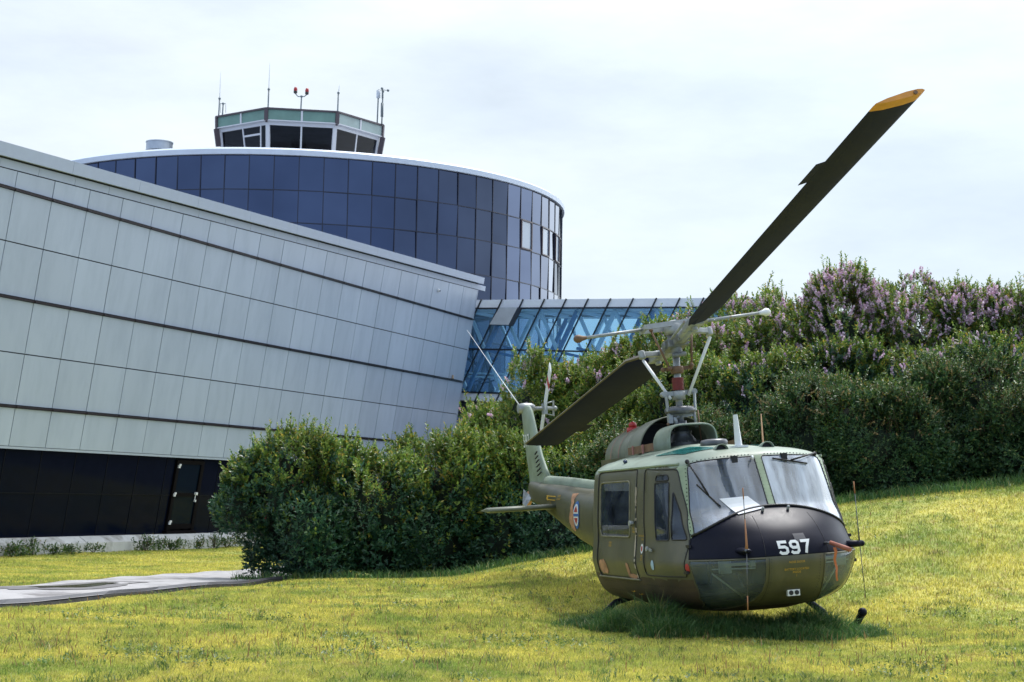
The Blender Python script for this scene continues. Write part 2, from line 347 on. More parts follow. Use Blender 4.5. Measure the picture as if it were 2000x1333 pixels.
V, F = blades(P, hgt, .0075*(P[:, 1]/16)**.8, lean=.9)
tag(fastmesh('grass', V, F, mGrass), 'short sunlit yellow green grass of the mown lawn', 'grass', kind='stuff')
# ------------------------------------------------------------------ long metal clad hall
TH, TILT, PW = .3689, .1564, 1.9487
W0 = np.array([-16.2351, 52, 11.3048]); WD = np.array([math.sin(TH), math.cos(TH), 0]); WN = np.array([math.cos(TH), -math.sin(TH), 0])
WU = math.cos(TILT)*np.array([0, 0, 1.])+math.sin(TILT)*WN; WO = np.cross(WU, WD); WO = WO if WO@WN > 0 else -WO      # outward face normal
def wp(t, s, o=0): return W0+WD*(t*PW)-WU*s+WO*o
hall = thing('museum_hall', 'long low hall clad in pale metal panels above a black glass base, left', 'building', tuple(wp(8, 12)))
hl = np.array(hall.location)
def hv(P): return [tuple(np.asarray(p)-hl) for p in P]
class HB(MB):
    def slab(s, t0, t1, s0, s1, o0, o1, m=0):
        """block on the wall plane: t along, s down, o out; s0/s1 may be pairs (at t0, at t1)"""
        a0, a1 = s0 if isinstance(s0, tuple) else (s0, s0); b0, b1 = s1 if isinstance(s1, tuple) else (s1, s1)
        v = [wp(t0,b0,o0), wp(t1,b1,o0), wp(t1,a1,o0), wp(t0,a0,o0), wp(t0,b0,o1), wp(t1,b1,o1), wp(t1,a1,o1), wp(t0,a0,o1)]
        return s.add(hv(v), [(0,3,2,1),(4,5,6,7),(0,1,5,4),(1,2,6,5),(2,3,7,6),(3,0,4,7)], m)
mAlu = mat('brushed_aluminium_panel', (.39,.455,.55), .42, metal=.0, spec=.45, stretch=(1,1,.22), var=.05, vscale=.35, dirt=(.32,.38,.47), dscale=1.6, dth=(.45,.8))
islandvar(mAlu, .045)
mAluL = mat('light_metal_coping', (.38,.44,.54), .46, spec=.4, var=.04)
mGap = mat('dark_joint', (.02,.022,.03), .8)
mRail = mat('dark_bronze_rail', (.03,.022,.025), .35, metal=.4)
T0, T1 = -9, 20
s_top = lambda t: -1.38-.0489*t
s_par = lambda t: -.95-.0525*t
s_str = lambda t: -.60-.0525*t
b = HB(); G = .019
def cell(t0, t1, s0, s1, o=.0):
    g2 = G/PW
    a = (s0(t0)+G, s0(t1)+G) if callable(s0) else s0+G; c = (s1(t0)-G, s1(t1)-G) if callable(s1) else s1-G
    jo = rng.uniform(-.004, .004)
    b.slab(t0+g2, t1-g2, a, c, -.02, .03+jo)
for i in range(T0, T1):
    cell(i, i+1, s_str, lambda t: -.04)
    for s0, s1 in ((.04, 1.69), (1.69, 3.42), (3.50, 5.25), (5.25, 6.98), (7.06, 8.36)): cell(i, i+1, s0, s1)
b.build('cladding', mAlu, hall)
b = HB()
b.slab(T0, T1, (s_top(T0)+.2, s_top(T1)+.2), 8.34, -.3, -.02)
b.build('backing_wall', mGap, hall)
b = HB()
for i in range(T0, T1, 1):
    t = i+.55
    b.slab(t+.004, t+.996, (s_par(t)+.06, s_par(t+1)+.06), (s_str(t)-.02, s_str(t+1)-.02), -.02, .012)
b.build('frieze', mAluL, hall)
b = HB()
for i in range(T0, T1, 2):
    t0 = i+.3; t1 = min(i+2.3, T1+.12)
    b.slab(t0+.003, t1-.003, (s_top(t0), s_top(t1)), (s_par(t0), s_par(t1)), -.6, .22)
b.build('parapet', mAluL, hall)
for s in (0, 3.46, 7.02):
    b = HB(); b.slab(T0, T1+.02, s-.030, s+.034, -.02, .10); b.slab(T0, T1+.02, s-.022, s-.010, .10, .125)
    for i in range(T0, T1): b.slab(i-.02, i+.02, s-.034, s+.038, .09, .128)
    b.build('drip_rail', mRail, hall)
b = HB(); b.slab(T0, T1, 8.36, 8.44, -.5, .02); b.build('lower_edge_trim', mAluL, hall)
# black glass base
mBlk = mat('black_glass', (.003,.005,.014), .10, var=.1, spec=.035)
mBlkF = mat('black_frame', (.002,.003,.007), .6, spec=.1)
b = HB()
for i in range(T0, 12):
    for s0, s1 in ((8.44, 9.95), (9.97, 11.5)):
        if i == 6: b.slab(i+.1, i+.40, s0, s1, -.24, -.20+rng.uniform(-.003,.003))
        elif i == 7: b.slab(i+.45, i+1.08, s0, s1, -.24, -.20)
        else: b.slab(i+.10, i+1.08, s0, s1, -.24, -.20+rng.uniform(-.003,.003))
b.build('glass_base', mBlk, hall)
b = HB()
b.slab(T0, 12, 8.4, 11.52, -.5, -.25)
for i in range(T0, 13): b.slab(i+.082, i+.098, 8.44, 11.5, -.25, -.185)
b.slab(T0, 6.4, 9.94, 9.975, -.25, -.18); b.slab(7.43, 12, 9.94, 9.975, -.25, -.18)
b.build('base_frame', mBlkF, hall)
# the door in the base
b = HB(); b.slab(6.50, 7.36, 8.6, 11.3, -.24, -.20, 1); b.slab(6.52, 7.34, 8.7, 9.86, -.23, -.17, 0); b.slab(6.52, 7.34, 10.0, 11.1, -.23, -.17, 0)
b.slab(6.42, 6.52, 8.55, 11.45, -.24, -.12, 1); b.slab(7.34, 7.45, 8.55, 11.45, -.24, -.12, 1); b.slab(6.52, 7.34, 8.55, 8.7, -.24, -.12, 1); b.slab(6.52, 7.34, 9.86, 10.0, -.235, -.14, 1); b.slab(6.52, 7.34, 11.1, 11.3, -.24, -.13, 1)
b.slab(6.36, 7.46, 11.36, 11.52, -.24, .0, 1)
mDoorG = mat('door_glass', (.003,.008,.016), .08, spec=.04); mDoorF = mat('door_frame_bronze', (.004,.003,.004), .6, spec=.05)
door = b.build('door', [mDoorG, mDoorF], hall)
mWh = mat('white_metal', (.75,.76,.78), .4)
b = HB(); b.slab(7.26, 7.33, 9.82, 9.92, -.14, -.06); b.slab(7.285, 7.305, 9.92, 10.12, -.13, -.11); b.slab(7.28, 7.32, 10.12, 10.2, -.14, -.07); b.build('door_handle', mWh, door)
for s in (8.75, 9.88, 11.0):
    b = HB(); b.slab(6.46, 6.51, s, s+.11, -.12, -.06); b.slab(6.49, 6.54, s-.05, s+.03, -.12, -.07); b.build('hinge', mWh, door)
# concrete plinth
mCon = mat('pale_concrete', (.55,.55,.53), .85, var=.12, vscale=1.5, bump=.3, bscale=40, dirt=(.25,.24,.21), dscale=1.3, dth=(.48,.66))
b = MB()
seams = [-9, -3.1, 3.43, 9.2, 12]
for a, c in zip(seams[:-1], seams[1:]):
    a += .012; c -= .012; v = []
    for t in (a, c):
        q = wp(t, 11.5, -.3); nrm = WN
        for o, z in ((-.2, 0), (.35, 0), (.72, -.22), (.72, -1.5), (-.2, -1.5)): v.append(tuple(q+nrm*o+np.array([0, 0, z-.02])-hl))
    b.add(v, [(0,5,6,1),(1,6,7,2),(2,7,8,3),(4,3,2,1,0),(5,6,7,8,9)])
b.build('plinth', mCon, hall)
# body of the hall behind the facade
mRoofG = mat('grey_roof_membrane', (.30,.31,.33), .8, var=.1)
b = MB(); D2 = np.array([-WN[0], -WN[1], 0])*26
A = [wp(T0, s_top(T0)+.25, -.3), wp(T1, s_top(T1)+.25, -.3), wp(T1, 8.3, -.3), wp(T1-4, 11.4, -.5), wp(T0, 11.4, -.5), wp(T0, 8.3, -.3)]
b.prism(hv(A), D2); b.build('body', mRoofG, hall)
# end wall cladding where the hall stops
b = MB(); q = [wp(T1, s_top(T1), .22), wp(T1, s_par(T1), .22)]
b.prism(hv([wp(T1+.01, s_str(T1)+.02, .03), wp(T1+.01, 8.36, .03), wp(T1+.01, 8.36, -3), wp(T1+.01, s_str(T1)+.02, -3)]), WD*.05); b.build('end_cladding', mAlu, hall)
# small dome camera on the panels
p = wp(16.5, -.9+.05, .03); q = hl
o = thing('security_camera', 'tiny white dome fitting on the metal cladding below the parapet', 'camera', tuple(wp(17.35, -.95, .03)))
b = MB(); b.sphere((.02, -.02, 0), .10, 12); b.build('dome', mWh, o); b = MB(); b.sphere((.1, -.05, -.02), .045, 8); b.build('lens', mBlkF, o)
o = thing('wall_lamp', 'small pale lamp standing on the drip rail at the end of the hall', 'lamp', tuple(wp(19.2, 3.40, .10)))
b = MB(); b.lathe([(.07, 0), (.08, .04), (.05, .06), (.06, .18), (.001, .22)], n=10); b.build('housing', mat('aged_brass', (.35,.28,.2), .5), o)

# ------------------------------------------------------------------ round glazed tower
CX, CY, CRD = -14.18, 105.0, 17.30
rt = thing('round_building', 'drum shaped building of dark blue glass panels behind the metal hall', 'building', (CX, CY, -.6))
ND = 80; DA = 2*math.pi/ND; A0 = -.4928+.0
rings = [20.09, 18.188, 16.395, 14.38, 12.47, 10.5, 8.6, 6.7, 4.8, 2.9, 1.1, -.6]
def cp(a, z, r=CRD): return (r*math.sin(a), -r*math.cos(a), z+.6)
mNavy = mat('navy_tinted_glass', (.070,.088,.138), .02, metal=1.0, var=.12, vscale=.25)
for l_ in list(mNavy.node_tree.links):
    if l_.to_socket.name == 'Roughness': mNavy.node_tree.links.remove(l_)
mNavF = mat('navy_mullion', (.012,.016,.035), .4)
mBeige = mat('bronze_window_frame', (.10,.07,.07), .4)
special = {(19, 1), (21, 1), (23, 1)}
b = MB()
for i in range(ND):
    for j in range(len(rings)-1):
        if (i, j) in special: continue
        a0 = A0+i*DA+.0012; a1 = A0+(i+1)*DA-.0012; z1 = rings[j]-.02; z0 = rings[j+1]+.02
        tx, tz = rng.uniform(-.02, .02), rng.uniform(-.02, .02)
        q = [cp(a0, z0, CRD-tx-tz), cp(a1, z0, CRD+tx-tz), cp(a1, z1, CRD+tx+tz), cp(a0, z1, CRD-tx+tz)]
        b.add(q, [(0, 1, 2, 3)])
b.build('curtain_wall', mNavy, rt)
b = MB()
for i in range(ND):
    a = A0+i*DA; b.bar(cp(a, rings[-1], CRD+.01), cp(a, rings[0]+.02, CRD+.01), .05, .07, up=(math.sin(a), -math.cos(a), 0))
for z in rings[:-1]:
    for i in range(ND): b.bar(cp(A0+i*DA, z, CRD+.005), cp(A0+(i+1)*DA, z, CRD+.005), .05, .055)
b.build('mullions', mNavF, rt)
mNavy2 = mat('pale_sky_glass', (.25,.32,.40), .05, spec=1.0)
for (i, j) in sorted(special):
    a0 = A0+i*DA+.004; a1 = A0+(i+1)*DA-.004; z1 = rings[j]-.06; z0 = rings[j+1]+.06; q = .06
    c = [cp(a0, z0, CRD+q), cp(a1, z0, CRD+q), cp(a1, z1, CRD+q), cp(a0, z1, CRD+q)]
    fb = MB()
    for u, v in ((0, 1), (1, 2), (2, 3), (3, 0)): fb.bar(c[u], c[v], .07, .09, up=(math.sin(a0), -math.cos(a0), 0))
    fr = fb.build('opening_window', mBeige, rt)
    MB().add([cp(a0, z0, CRD+q-.03), cp(a1, z0, CRD+q-.03), cp(a1, z1, CRD+q-.03), cp(a0, z1, CRD+q-.03)], [(0,1,2,3)]).build('pane', mNavy2, fr)
mCop = mat('white_painted_coping', (.62,.69,.78), .45, var=.04)
b = MB(); NR = 160
prof = [(CRD-.3, 20.10), (CRD+.16, 20.12), (CRD+.17, 20.40), (CRD+.02, 20.52), (CRD-.8, 20.54), (CRD-.8, 20.10)]
b.loft([[cp(2*math.pi*k/NR, z, r) for r, z in prof] for k in range(NR+1)], 0, False, False); b.build('coping', mCop, rt)
b = MB(); b.lathe([(.01, 21.0), (CRD-.7, 21.05), (CRD-.7, 20.7), (.01, 20.7)], n=80); b.build('roof', mRoofG, rt)

# ------------------------------------------------------------------ control tower cab on the roof
CC = np.array([-13.98, 103.37, 21.03]); CA = rad(9)
cab = thing('control_tower', 'eight sided control tower cab with green fascia on the round roof', 'control tower', tuple(CC)); cab.scale = (1.05, 1.05, 1.05)
def ov(k, r, z):
    a = CA+(k+.5)*math.pi/4; return np.array([r*math.sin(a), -r*math.cos(a), z])
RT, RB = 5.12, 4.86                              # window octagon radius at top and bottom
ZT, ZB, Z0c = 3.25, 1.35, -.3
mFas = mat('green_fascia_panel', (.19,.33,.28), .6, var=.12, vscale=1.5); mFas2 = mat('lit_green_fascia_panel', (.42,.52,.49), .6, var=.1, vscale=1.5)
mBrn = mat('brown_capping', (.09,.07,.08), .5); mCW = mat('white_window_frame', (.72,.73,.76), .45); mDk = mat('cab_glass', (.010,.010,.020), .06, spec=.06)
mCabIn = mat('cab_interior_shade', (.035,.030,.045), .8, var=.6, vscale=1.2)
b = MB()
for k in range(8):
    q = [ov(k-1, 5.36, ZT), ov(k, 5.36, ZT), ov(k, 5.39, ZT+.66), ov(k-1, 5.39, ZT+.66)]
    b.add(q, [(0,1,2,3)], 1 if k in (1,) else 0)  # right face paler: light from that side put into its colour
b.build('fascia', [mFas, mFas2], cab)
b = MB()
for k in range(8):
    p, q = ov(k-1, 5.41, ZT+.68), ov(k, 5.41, ZT+.68); b.bar(p, q, .16, .10); b.bar(ov(k, 5.39, ZT-.02), ov(k, 5.42, ZT+.68), .22, .10, up=ov(k, 1, 0))
    b.bar(ov(k, 5.38, ZT-.02), ov(k, 5.30, ZT-.10), .1, .1)
b.build('capping', mBrn, cab)
b = MB()
for k in range(8):
    p, q = ov(k-1, 5.39, ZT-.0), ov(k, 5.39, ZT-.0); b.bar(p, q, .06, .06)
    m0 = (ov(k-1, 5.40, ZT)+ov(k, 5.40, ZT))/2; m1 = (ov(k-1, 5.43, ZT+.64)+ov(k, 5.43, ZT+.64))/2; b.bar(m0, m1, .12, .04, up=m0)
b.build('fascia_trim', mCW, cab)
b = MB(); b.add([ov(k, 5.36, ZT-.02) for k in range(8)]+[ov(k, 5.39, ZT+.62) for k in range(8)], [tuple(range(8))[::-1], tuple(range(8, 16))]); b.build('roof_deck', mCop, cab)
b = MB()
for k in range(8):
    b.bar(ov(k, RB, ZB-1), ov(k, RT, ZT), .24, .12, up=ov(k, 1, 0)); b.bar(ov(k-1, RT, ZT-.12), ov(k, RT, ZT-.12), .1, .24); b.bar(ov(k-1, RB, ZB-.9), ov(k, RB, ZB-.9), .1, 1.7)
    if k != 7:
        m0 = (ov(k-1, RB, ZB-.2)+ov(k, RB, ZB-.2))/2; m1 = (ov(k-1, RT, ZT)+ov(k, RT, ZT))/2; b.bar(m0, m1, .10, .08, up=m0)
b.build('window_frame', mCW, cab)
cabglass = glassmat('cab_window_glass', (.42,.46,.52), refl=.7, haze=0)
b = MB(); b.add([ov(k, 5.0, ZT-.06) for k in range(8)], [tuple(range(8))]); b.build('ceiling', mCabIn, cab)
b = MB(); b.lathe([(1.2, ZB-1.2), (1.2, ZB+.9), (.5, ZB+.95), (.45, ZT-.08)], n=10); b.build('control_desk', mCabIn, cab)
b = MB()
for k in range(8): b.bar(ov(k-1, 4.6, ZB-.1), ov(k, 4.6, ZB-.1), .5, .12)
b.build('desk_ring', mCabIn, cab)
for k in range(8):
    for h in (0, 1):
        a_, c_ = ov(k-1, RB, ZB-.3), ov(k, RB, ZB-.3); e_, f_ = ov(k-1, RT, ZT-.2), ov(k, RT, ZT-.2)
        L0 = a_+(c_-a_)*h/2; L1 = a_+(c_-a_)*(h+1)/2; U0 = e_+(f_-e_)*h/2; U1 = e_+(f_-e_)*(h+1)/2
        MB().add([L0, L1, U1, U0], [(0,1,2,3)]).build('window', cabglass, cab)
# door light in the left face
b = MB(); e = lambda u, z: (ov(6, RB+(RT-RB)*(z-ZB)/(ZT-ZB)+.03, z)*(1-u)+ov(7, RB+(RT-RB)*(z-ZB)/(ZT-ZB)+.03, z)*u)
b.bar(e(.52, ZB-.3), e(.48, ZT-.2), .09, .08, up=e(.5, 0)); b.bar(e(.84, ZB-.3), e(.86, ZT-.2), .09, .08, up=e(.5, 0)); b.bar(e(.5, 2.55), e(.85, 2.55), .06, .11); b.build('balcony_door', mCW, cab)
b = MB(); b.lathe([(4.6, Z0c), (4.6, ZB-.2)], n=8); b.build('base', mCop, cab)
b = MB(); b.bar(ov(6, 5.40, ZT-.05), ov(6, 5.22, ZT-1.1), .12, .3, up=ov(6,1,0)); b.build('blind_box', mBrn, cab)
b = MB(); b.bar(ov(1, 5.40, ZT-.05), ov(1, 5.22, ZT-1.1), .12, .3, up=ov(1,1,0)); b.build('blind_box', mBrn, cab)
# masts on the cab roof
zt = CC[2]+(ZT+.7)*1.05
mSt = mat('mast_steel', (.16,.19,.20), .5, metal=.3); mThin = mat('white_whip', (.55,.6,.65), .5)
def roofpt(x, y, Y=100.3):
    p = at(x, y, Y); return p
def mast(px, ytop_thick, ytop, nm, lab, cat, Y=100.3, grp=None, extra=None):
    base = at(px, 226, Y); base[2] = zt+.0
    o = thing(nm, lab, cat, tuple(base), grp); t1 = at(px+2, ytop_thick, Y)-base; b = MB(); b.tube([(0,0,0), tuple(t1)], .045, 8); b.lathe([(.12,0),(.12,.03),(.04,.04)], n=8); b.sphere(tuple(t1), .09, 8); b.build('pole', mSt, o)
    if ytop is not None:
        t2 = at(px+4, ytop, Y)-base; b = MB(); b.tube([tuple(t1), tuple(t2)], [.022, .012], 6); b.build('whip', mThin, o)
    return o, t1
G_ = 'radio antennas on the control tower roof'
mast(427, 193, 140, 'whip_antenna', 'long thin whip antenna at the left edge of the tower roof', 'antenna', 101.8, G_)
o, t1 = mast(434, 203, None, 'dipole_antenna', 'short aerial with thin side arms beside the left edge whip', 'antenna', 102.4, G_)
b = MB(); b.tube([(-.15,0,t1[2]), (.2,0,t1[2]+.02)], .02, 6); b.tube([(-.15,0,t1[2]), (-.12,0,t1[2]-.6)], .015, 6); b.tube([(.2,0,t1[2]), (.22,0,t1[2]-.6)], .015, 6); b.build('side_arms', mSt, o)
mast(523, 175, 122, 'whip_antenna', 'tallest whip antenna at the front left corner of the tower roof', 'antenna', 99.2, G_)
mast(659, 182, 166, 'whip_antenna', 'whip antenna at the front right corner of the tower roof', 'antenna', 100.3, G_)
o, t1 = mast(587, 189, None, 'obstruction_light', 'pair of red warning lamps on a thin pole above the tower roof', 'warning light', 99.7)
mRed = mat('red_lamp_glass', (.40,.03,.03), .4)
b = MB(); b.tube([(-.36,0,t1[2]+.18), (-.2,0,t1[2]), (.2,0,t1[2]), (.36,0,t1[2]+.14)], .035, 8); b.build('bracket', mSt, o)
for sx, zz in ((-.36, .18), (.36, .12)):
    b = MB(); b.lathe([(.07,0),(.12,.05),(.12,.16)], (sx, 0, t1[2]+zz), n=10); lb = b.build('lamp_base', mat('black_plastic', (.01,.01,.012), .4), o); b = MB(); b.lathe([(.11,.16),(.12,.28),(.08,.40),(.001,.43)], (sx, 0, t1[2]+zz), n=10); b.build('red_lens', mRed, o)
o, t1 = mast(737, 186, None, 'panel_antenna', 'slim pole with a pale cylinder on top at the right of the roof', 'antenna', 101.8, G_)
b = MB(); b.tube([(t1[0],t1[1],t1[2]-.2), (t1[0],t1[1],t1[2]+.3)], .13, 10); b.build('radome', mThin, o)
o, t1 = mast(746, 179, None, 'anemometer', 'wind gauge with small cups on the rightmost roof pole', 'anemometer', 101.8)
b = MB()
for k in range(3):
    a = k*2.1+.4; p = (t1[0]+.34*math.cos(a), t1[1]+.34*math.sin(a), t1[2]+.1); b.tube([(t1[0], t1[1], t1[2]+.1), p], .02, 6); b.sphere(p, .09, 8)
b.build('cups', mSt, o)
b = MB(); b.tube([(0,0,.5),(0,0,1.4)], .09, 8); b.tube([(0.01,0,1.7),(0.01,0,2.1)], .06, 8); b.build('instrument_housing', mSt, o)
# roof ventilator
p = at(311, 296, 97.6); o = thing('roof_ventilator', 'short grey drum ventilator on the round roof left of the tower', 'ventilator', (p[0], p[1], 20.45))
sh = p[2]-20.45
b = MB(); b.tube([(0,0,-.1), (0,0,sh+.15)], .5, 20); b.build('duct', mSt, o)
b = MB(); b.lathe([(.82, sh+.0), (.82, sh+.06), (.80, sh+.06), (.80, sh+.50), (.83, sh+.50), (.83, sh+.56)], n=32, sm=False); b.build('cowl', mat('galvanised_drum', (.5,.54,.58), .4, metal=.5, var=.1), o)
p = at(243, 303, 96.5); o = thing('roof_vent', 'low dark vent poking above the far left of the round roof', 'vent', (p[0], p[1], 20.4)); sh = p[2]-20.4
b = MB(); b.prism([(-.5,0,-.1),(.5,0,-.1),(.5,0,sh+.08),(.1,0,sh+.16),(-.5,0,sh+.02)], (0,.5,0)); b.build('hood', mSt, o)

# ------------------------------------------------------------------ glazed bridge
BA = at(905, 700, 90.6); BB = at(1340, 690, 83.8)
bd = (BB-BA); bd[2] = 0; bl = np.linalg.norm(bd); bd /= bl; bn = np.array([bd[1], -bd[0], 0])   # towards the camera side
if bn[1] > 0: bn = -bn
def py2z(px, py, Y): return at(px, py, Y)[2]
def bt(px):                                       # distance along the bridge for a photo x
    v = ray(px, 690); n = bn; t = ((BA-np.array([0,0,EYE]))@n)/(v@n); return float((v*t+np.array([0,0,EYE])-BA)@bd)
def bp(d, z, o=0): p = BA+bd*d+bn*o; return np.array([p[0], p[1], z])
def zrow(pts):                                     # image polyline (x,y)->(d,z) linear fit
    ds = []; zs = []
    for x, y in pts:
        d = bt(x); P_ = BA+bd*d; ds.append(d); zs.append(at(x, y, P_[1])[2])
    k = (zs[1]-zs[0])/(ds[1]-ds[0]); return lambda d: zs[0]+k*(d-ds[0])
zRoof = zrow([(960, 586), (1330, 583)]); zHead = zrow([(930, 603), (1330, 601)]); zMid = zrow([(914, 682), (1120, 686.5)]); zBot = zrow([(905, 766), (993, 769)]); zSof = zrow([(905, 782), (993, 786)])
br = thing('glass_bridge', 'glazed footbridge with slanted black mullions leaving the end of the hall', 'bridge', tuple(BA*[1,1,0]+[0,0,0]))
bo = np.array(br.location); bv = lambda P: [tuple(np.asarray(p)-bo) for p in P]
D0, D1, DEP = -2.5, 18.4, 4.2
mBl = glassmat('pale_blue_glass', (.66,.88,1.0), refl=1.0, haze=.20, hazecol=(.28,.62,.95), fres=1.5)
b = MB()
for o in (0, -DEP): b.add(bv([bp(D0, zBot(D0), o), bp(D1, zBot(D1), o), bp(D1, zHead(D1), o), bp(D0, zHead(D0), o)]), [(0,1,2,3)])
b.build('glazing', mBl, br)
mFr = mat('black_mullion', (.01,.013,.02), .4)
LEAN = bt(1058)-bt(975)                         # slant of the mullions from head to sill, in metres
lean = .50
b = MB()
step = bt(1073)-bt(1031)
k0 = bt(1060)
for i in range(-6, 22):
    dt = k0+i*step
    if dt > D1-.1: break
    zh = zRoof(dt)+.02; zb = zSof(dt)
    b.bar(bv([bp(dt+.1, zh, .05)])[0], bv([bp(dt-(zh-zb)*.535+.1, zb, .05)])[0], .055, .09, up=bn)
for zf in (zHead, zMid, zBot):
    b.bar(bv([bp(D0, zf(D0), .02)])[0], bv([bp(D1, zf(D1), .02)])[0], .08, .085)
b.bar(bv([bp(D0, zHead(D0), -DEP)])[0], bv([bp(D1, zHead(D1), -DEP)])[0], .08, .08); b.bar(bv([bp(D0, zBot(D0), -DEP)])[0], bv([bp(D1, zBot(D1), -DEP)])[0], .08, .08)
b.build('mullions', mFr, br)
mBw = mat('white_fascia', (.84,.88,.93), .45, var=.04)
b = MB()
b.add(bv([bp(D0, zHead(D0), .0), bp(D1, zHead(D1), .0), bp(D1, zRoof(D1), .02), bp(D0, zRoof(D0), .02), bp(D0, zHead(D0), -DEP), bp(D1, zHead(D1), -DEP), bp(D1, zRoof(D1), -DEP), bp(D0, zRoof(D0), -DEP)]), [(0,1,2,3),(3,2,6,7),(7,6,5,4)])
b.build('roof_fascia', mBw, br)
b = MB(); b.add(bv([bp(D0, zHead(D0)+.05, -.3), bp(D1, zHead(D1)+.05, -.3), bp(D1, zHead(D1)+.05, -DEP+.3), bp(D0, zHead(D0)+.05, -DEP+.3)]), [(0,1,2,3)]); b.build('ceiling_strip', mat('pale_ceiling', (.6,.66,.7), .7), br)
b = MB(); b.add(bv([bp(D0, zBot(D0), .0), bp(D1, zBot(D1), .0), bp(D1, zSof(D1), .02), bp(D0, zSof(D0), .02), bp(D0, zSof(D0), -DEP), bp(D1, zSof(D1), -DEP), bp(D1, zBot(D1), -DEP), bp(D0, zBot(D0), -DEP)]), [(0,1,2,3),(3,2,5,4),(4,5,6,7),(0,7,6,1)])
b.build('floor_deck', mBw, br)
mTr = mat('white_truss', (.72,.82,.9), .5); mTr2 = mat('blue_grey_truss', (.03,.14,.34), .5)
b = MB(); c = MB()
for i in range(-1, 8):
    d0 = i*2.3; d1 = d0+2.3
    za, zb_ = zBot(d0)+.1, zHead(d0)-.1
    for o in (-.5, -DEP+.5):
        mb = b if (i+(o < -1)) % 2 else c
        mb.bar(bv([bp(d0, za, o)])[0], bv([bp(d1, zHead(d1)-.1, o)])[0], .2, .2); b.bar(bv([bp(d1, zBot(d1)+.1, o)])[0], bv([bp(d0, zb_, o)])[0], .16, .16)
    b.bar(bv([bp(d0, zb_, -.5)])[0], bv([bp(d0, zb_, -DEP+.5)])[0], .16, .16); c.bar(bv([bp(d0, zMid(d0)+.2, -.5)])[0], bv([bp(d1, zMid(d1)-.3, -DEP+.5)])[0], .14, .14)
for o in (-.5, -DEP+.5):
    for zf, dz in ((zHead, -.15), (zBot, .9), (zBot, 1.1)): b.bar(bv([bp(D0, zf(D0)+dz, o)])[0], bv([bp(D1, zf(D1)+dz, o)])[0], .1, .08)
b.build('truss', mTr, br); c.build('brace', mTr2, br)
b = MB(); b.add(bv([bp(D1, zSof(D1), .02), bp(D1, zRoof(D1), .02), bp(D1, zRoof(D1), -DEP), bp(D1, zSof(D1), -DEP)]), [(0,1,2,3)]); b.build('end_wall', mBw, br)
# louvre box hanging on the glazing
pts = [(985, 603), (1020, 603), (1003, 637), (966, 636)]
q = [BA+bd*bt(x)+bn*.06 for x, y in pts]
for p_, (x, y) in zip(q, pts): p_[2] = at(x, y, p_[1])[2]
b = MB(); b.prism([tuple(p_-bo) for p_ in q], tuple(bn*.55)); b.m = [1]*len(b.m); b.m[1] = 0; b.build('roof_hatch_box', [mat('grey_box', (.5,.53,.56), .5, var=.1), mat('dark_box_side', (.05,.05,.06), .6)], br)
# dark passage under the bridge beside the hall
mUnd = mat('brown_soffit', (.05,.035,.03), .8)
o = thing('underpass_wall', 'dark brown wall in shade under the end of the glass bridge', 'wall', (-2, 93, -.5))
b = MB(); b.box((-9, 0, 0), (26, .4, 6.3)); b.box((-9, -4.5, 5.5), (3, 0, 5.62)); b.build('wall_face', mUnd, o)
# ------------------------------------------------------------------ helicopter (own frame: x to the nose, y to port, z up)
HO = Vector((2.514, 21.949, -.112))
HM = Matrix(((0.24775, 0.96564, -0.07845), (-0.96868, 0.24829, -0.00294), (0.01664, 0.07672, 0.99691)))
heli = thing('helicopter', 'olive green military helicopter with black nose number 597, drooping rotor, parked on the lawn', 'helicopter')
mw = HM.to_4x4(); mw.translation = HO; heli.matrix_world = mw

mOl = mat('olive_drab_paint', (.088,.086,.050), .40, var=.16, vscale=2.2, dirt=(.125,.11,.065), dscale=3.2, dth=(.5,.75), bump=.12, bscale=5, stretch=(1,1,.35))
mOlP = mat('pale_olive_paint', (.25,.31,.24), .5, var=.14, vscale=3, dirt=(.17,.20,.14), dscale=2.2, dth=(.5,.7))  # paler copy of the olive; sun on roof and tops put into it
mOlM = mat('mid_olive_paint', (.13,.145,.10), .42, var=.15, vscale=3)
mOl2 = mat('worn_olive_edge', (.16,.15,.09), .5, var=.3, vscale=10)
mFrame = mat('pale_green_frame', (.28,.35,.23), .5, var=.14, vscale=6)
mBk = mat('matt_black_paint', (.004,.005,.014), .42, var=.25, vscale=2.5, spec=.14, dirt=(.008,.009,.020), dscale=2, dth=(.5,.7))
mRub = mat('black_rubber', (.008,.008,.01), .5)
mGry = mat('grey_machined_metal', (.30,.32,.32), .42, metal=.3, var=.2, vscale=9, dirt=(.2,.14,.09), dscale=8, dth=(.6,.72))
mGryD = mat('dark_gearbox_metal', (.12,.125,.135), .4, metal=.5, var=.3, vscale=9)
mRedB = mat('red_bellows', (.22,.035,.03), .6, var=.2, vscale=20)
mRust = mat('worn_brown_metal', (.15,.085,.045), .6, var=.35, vscale=12)
mOrg = mat('orange_paint', (.62,.26,.03), .5, var=.12, vscale=6)
mYel = mat('yellow_stencil', (.55,.33,.03), .6)
mWhP = mat('white_paint', (.72,.74,.74), .45, var=.06, vscale=12)
mSal = mat('bare_primer_patch', (.42,.22,.12), .7, var=.3, vscale=9)
mTeal = mat('teal_tinted_window', (.03,.22,.20), .12, var=.35, vscale=4)
mRedP = mat('red_paint', (.38,.03,.03), .5); mBlu = mat('blue_paint', (.03,.12,.38), .5)
mInt = mat('cabin_interior', (.055,.06,.07), .8, var=.3); mSeat = mat('seat_fabric', (.34,.38,.42), .8, var=.15); mPan = mat('instrument_black', (.01,.01,.012), .6)
mPink = mat('pink_stripe', (.33,.15,.13), .6)
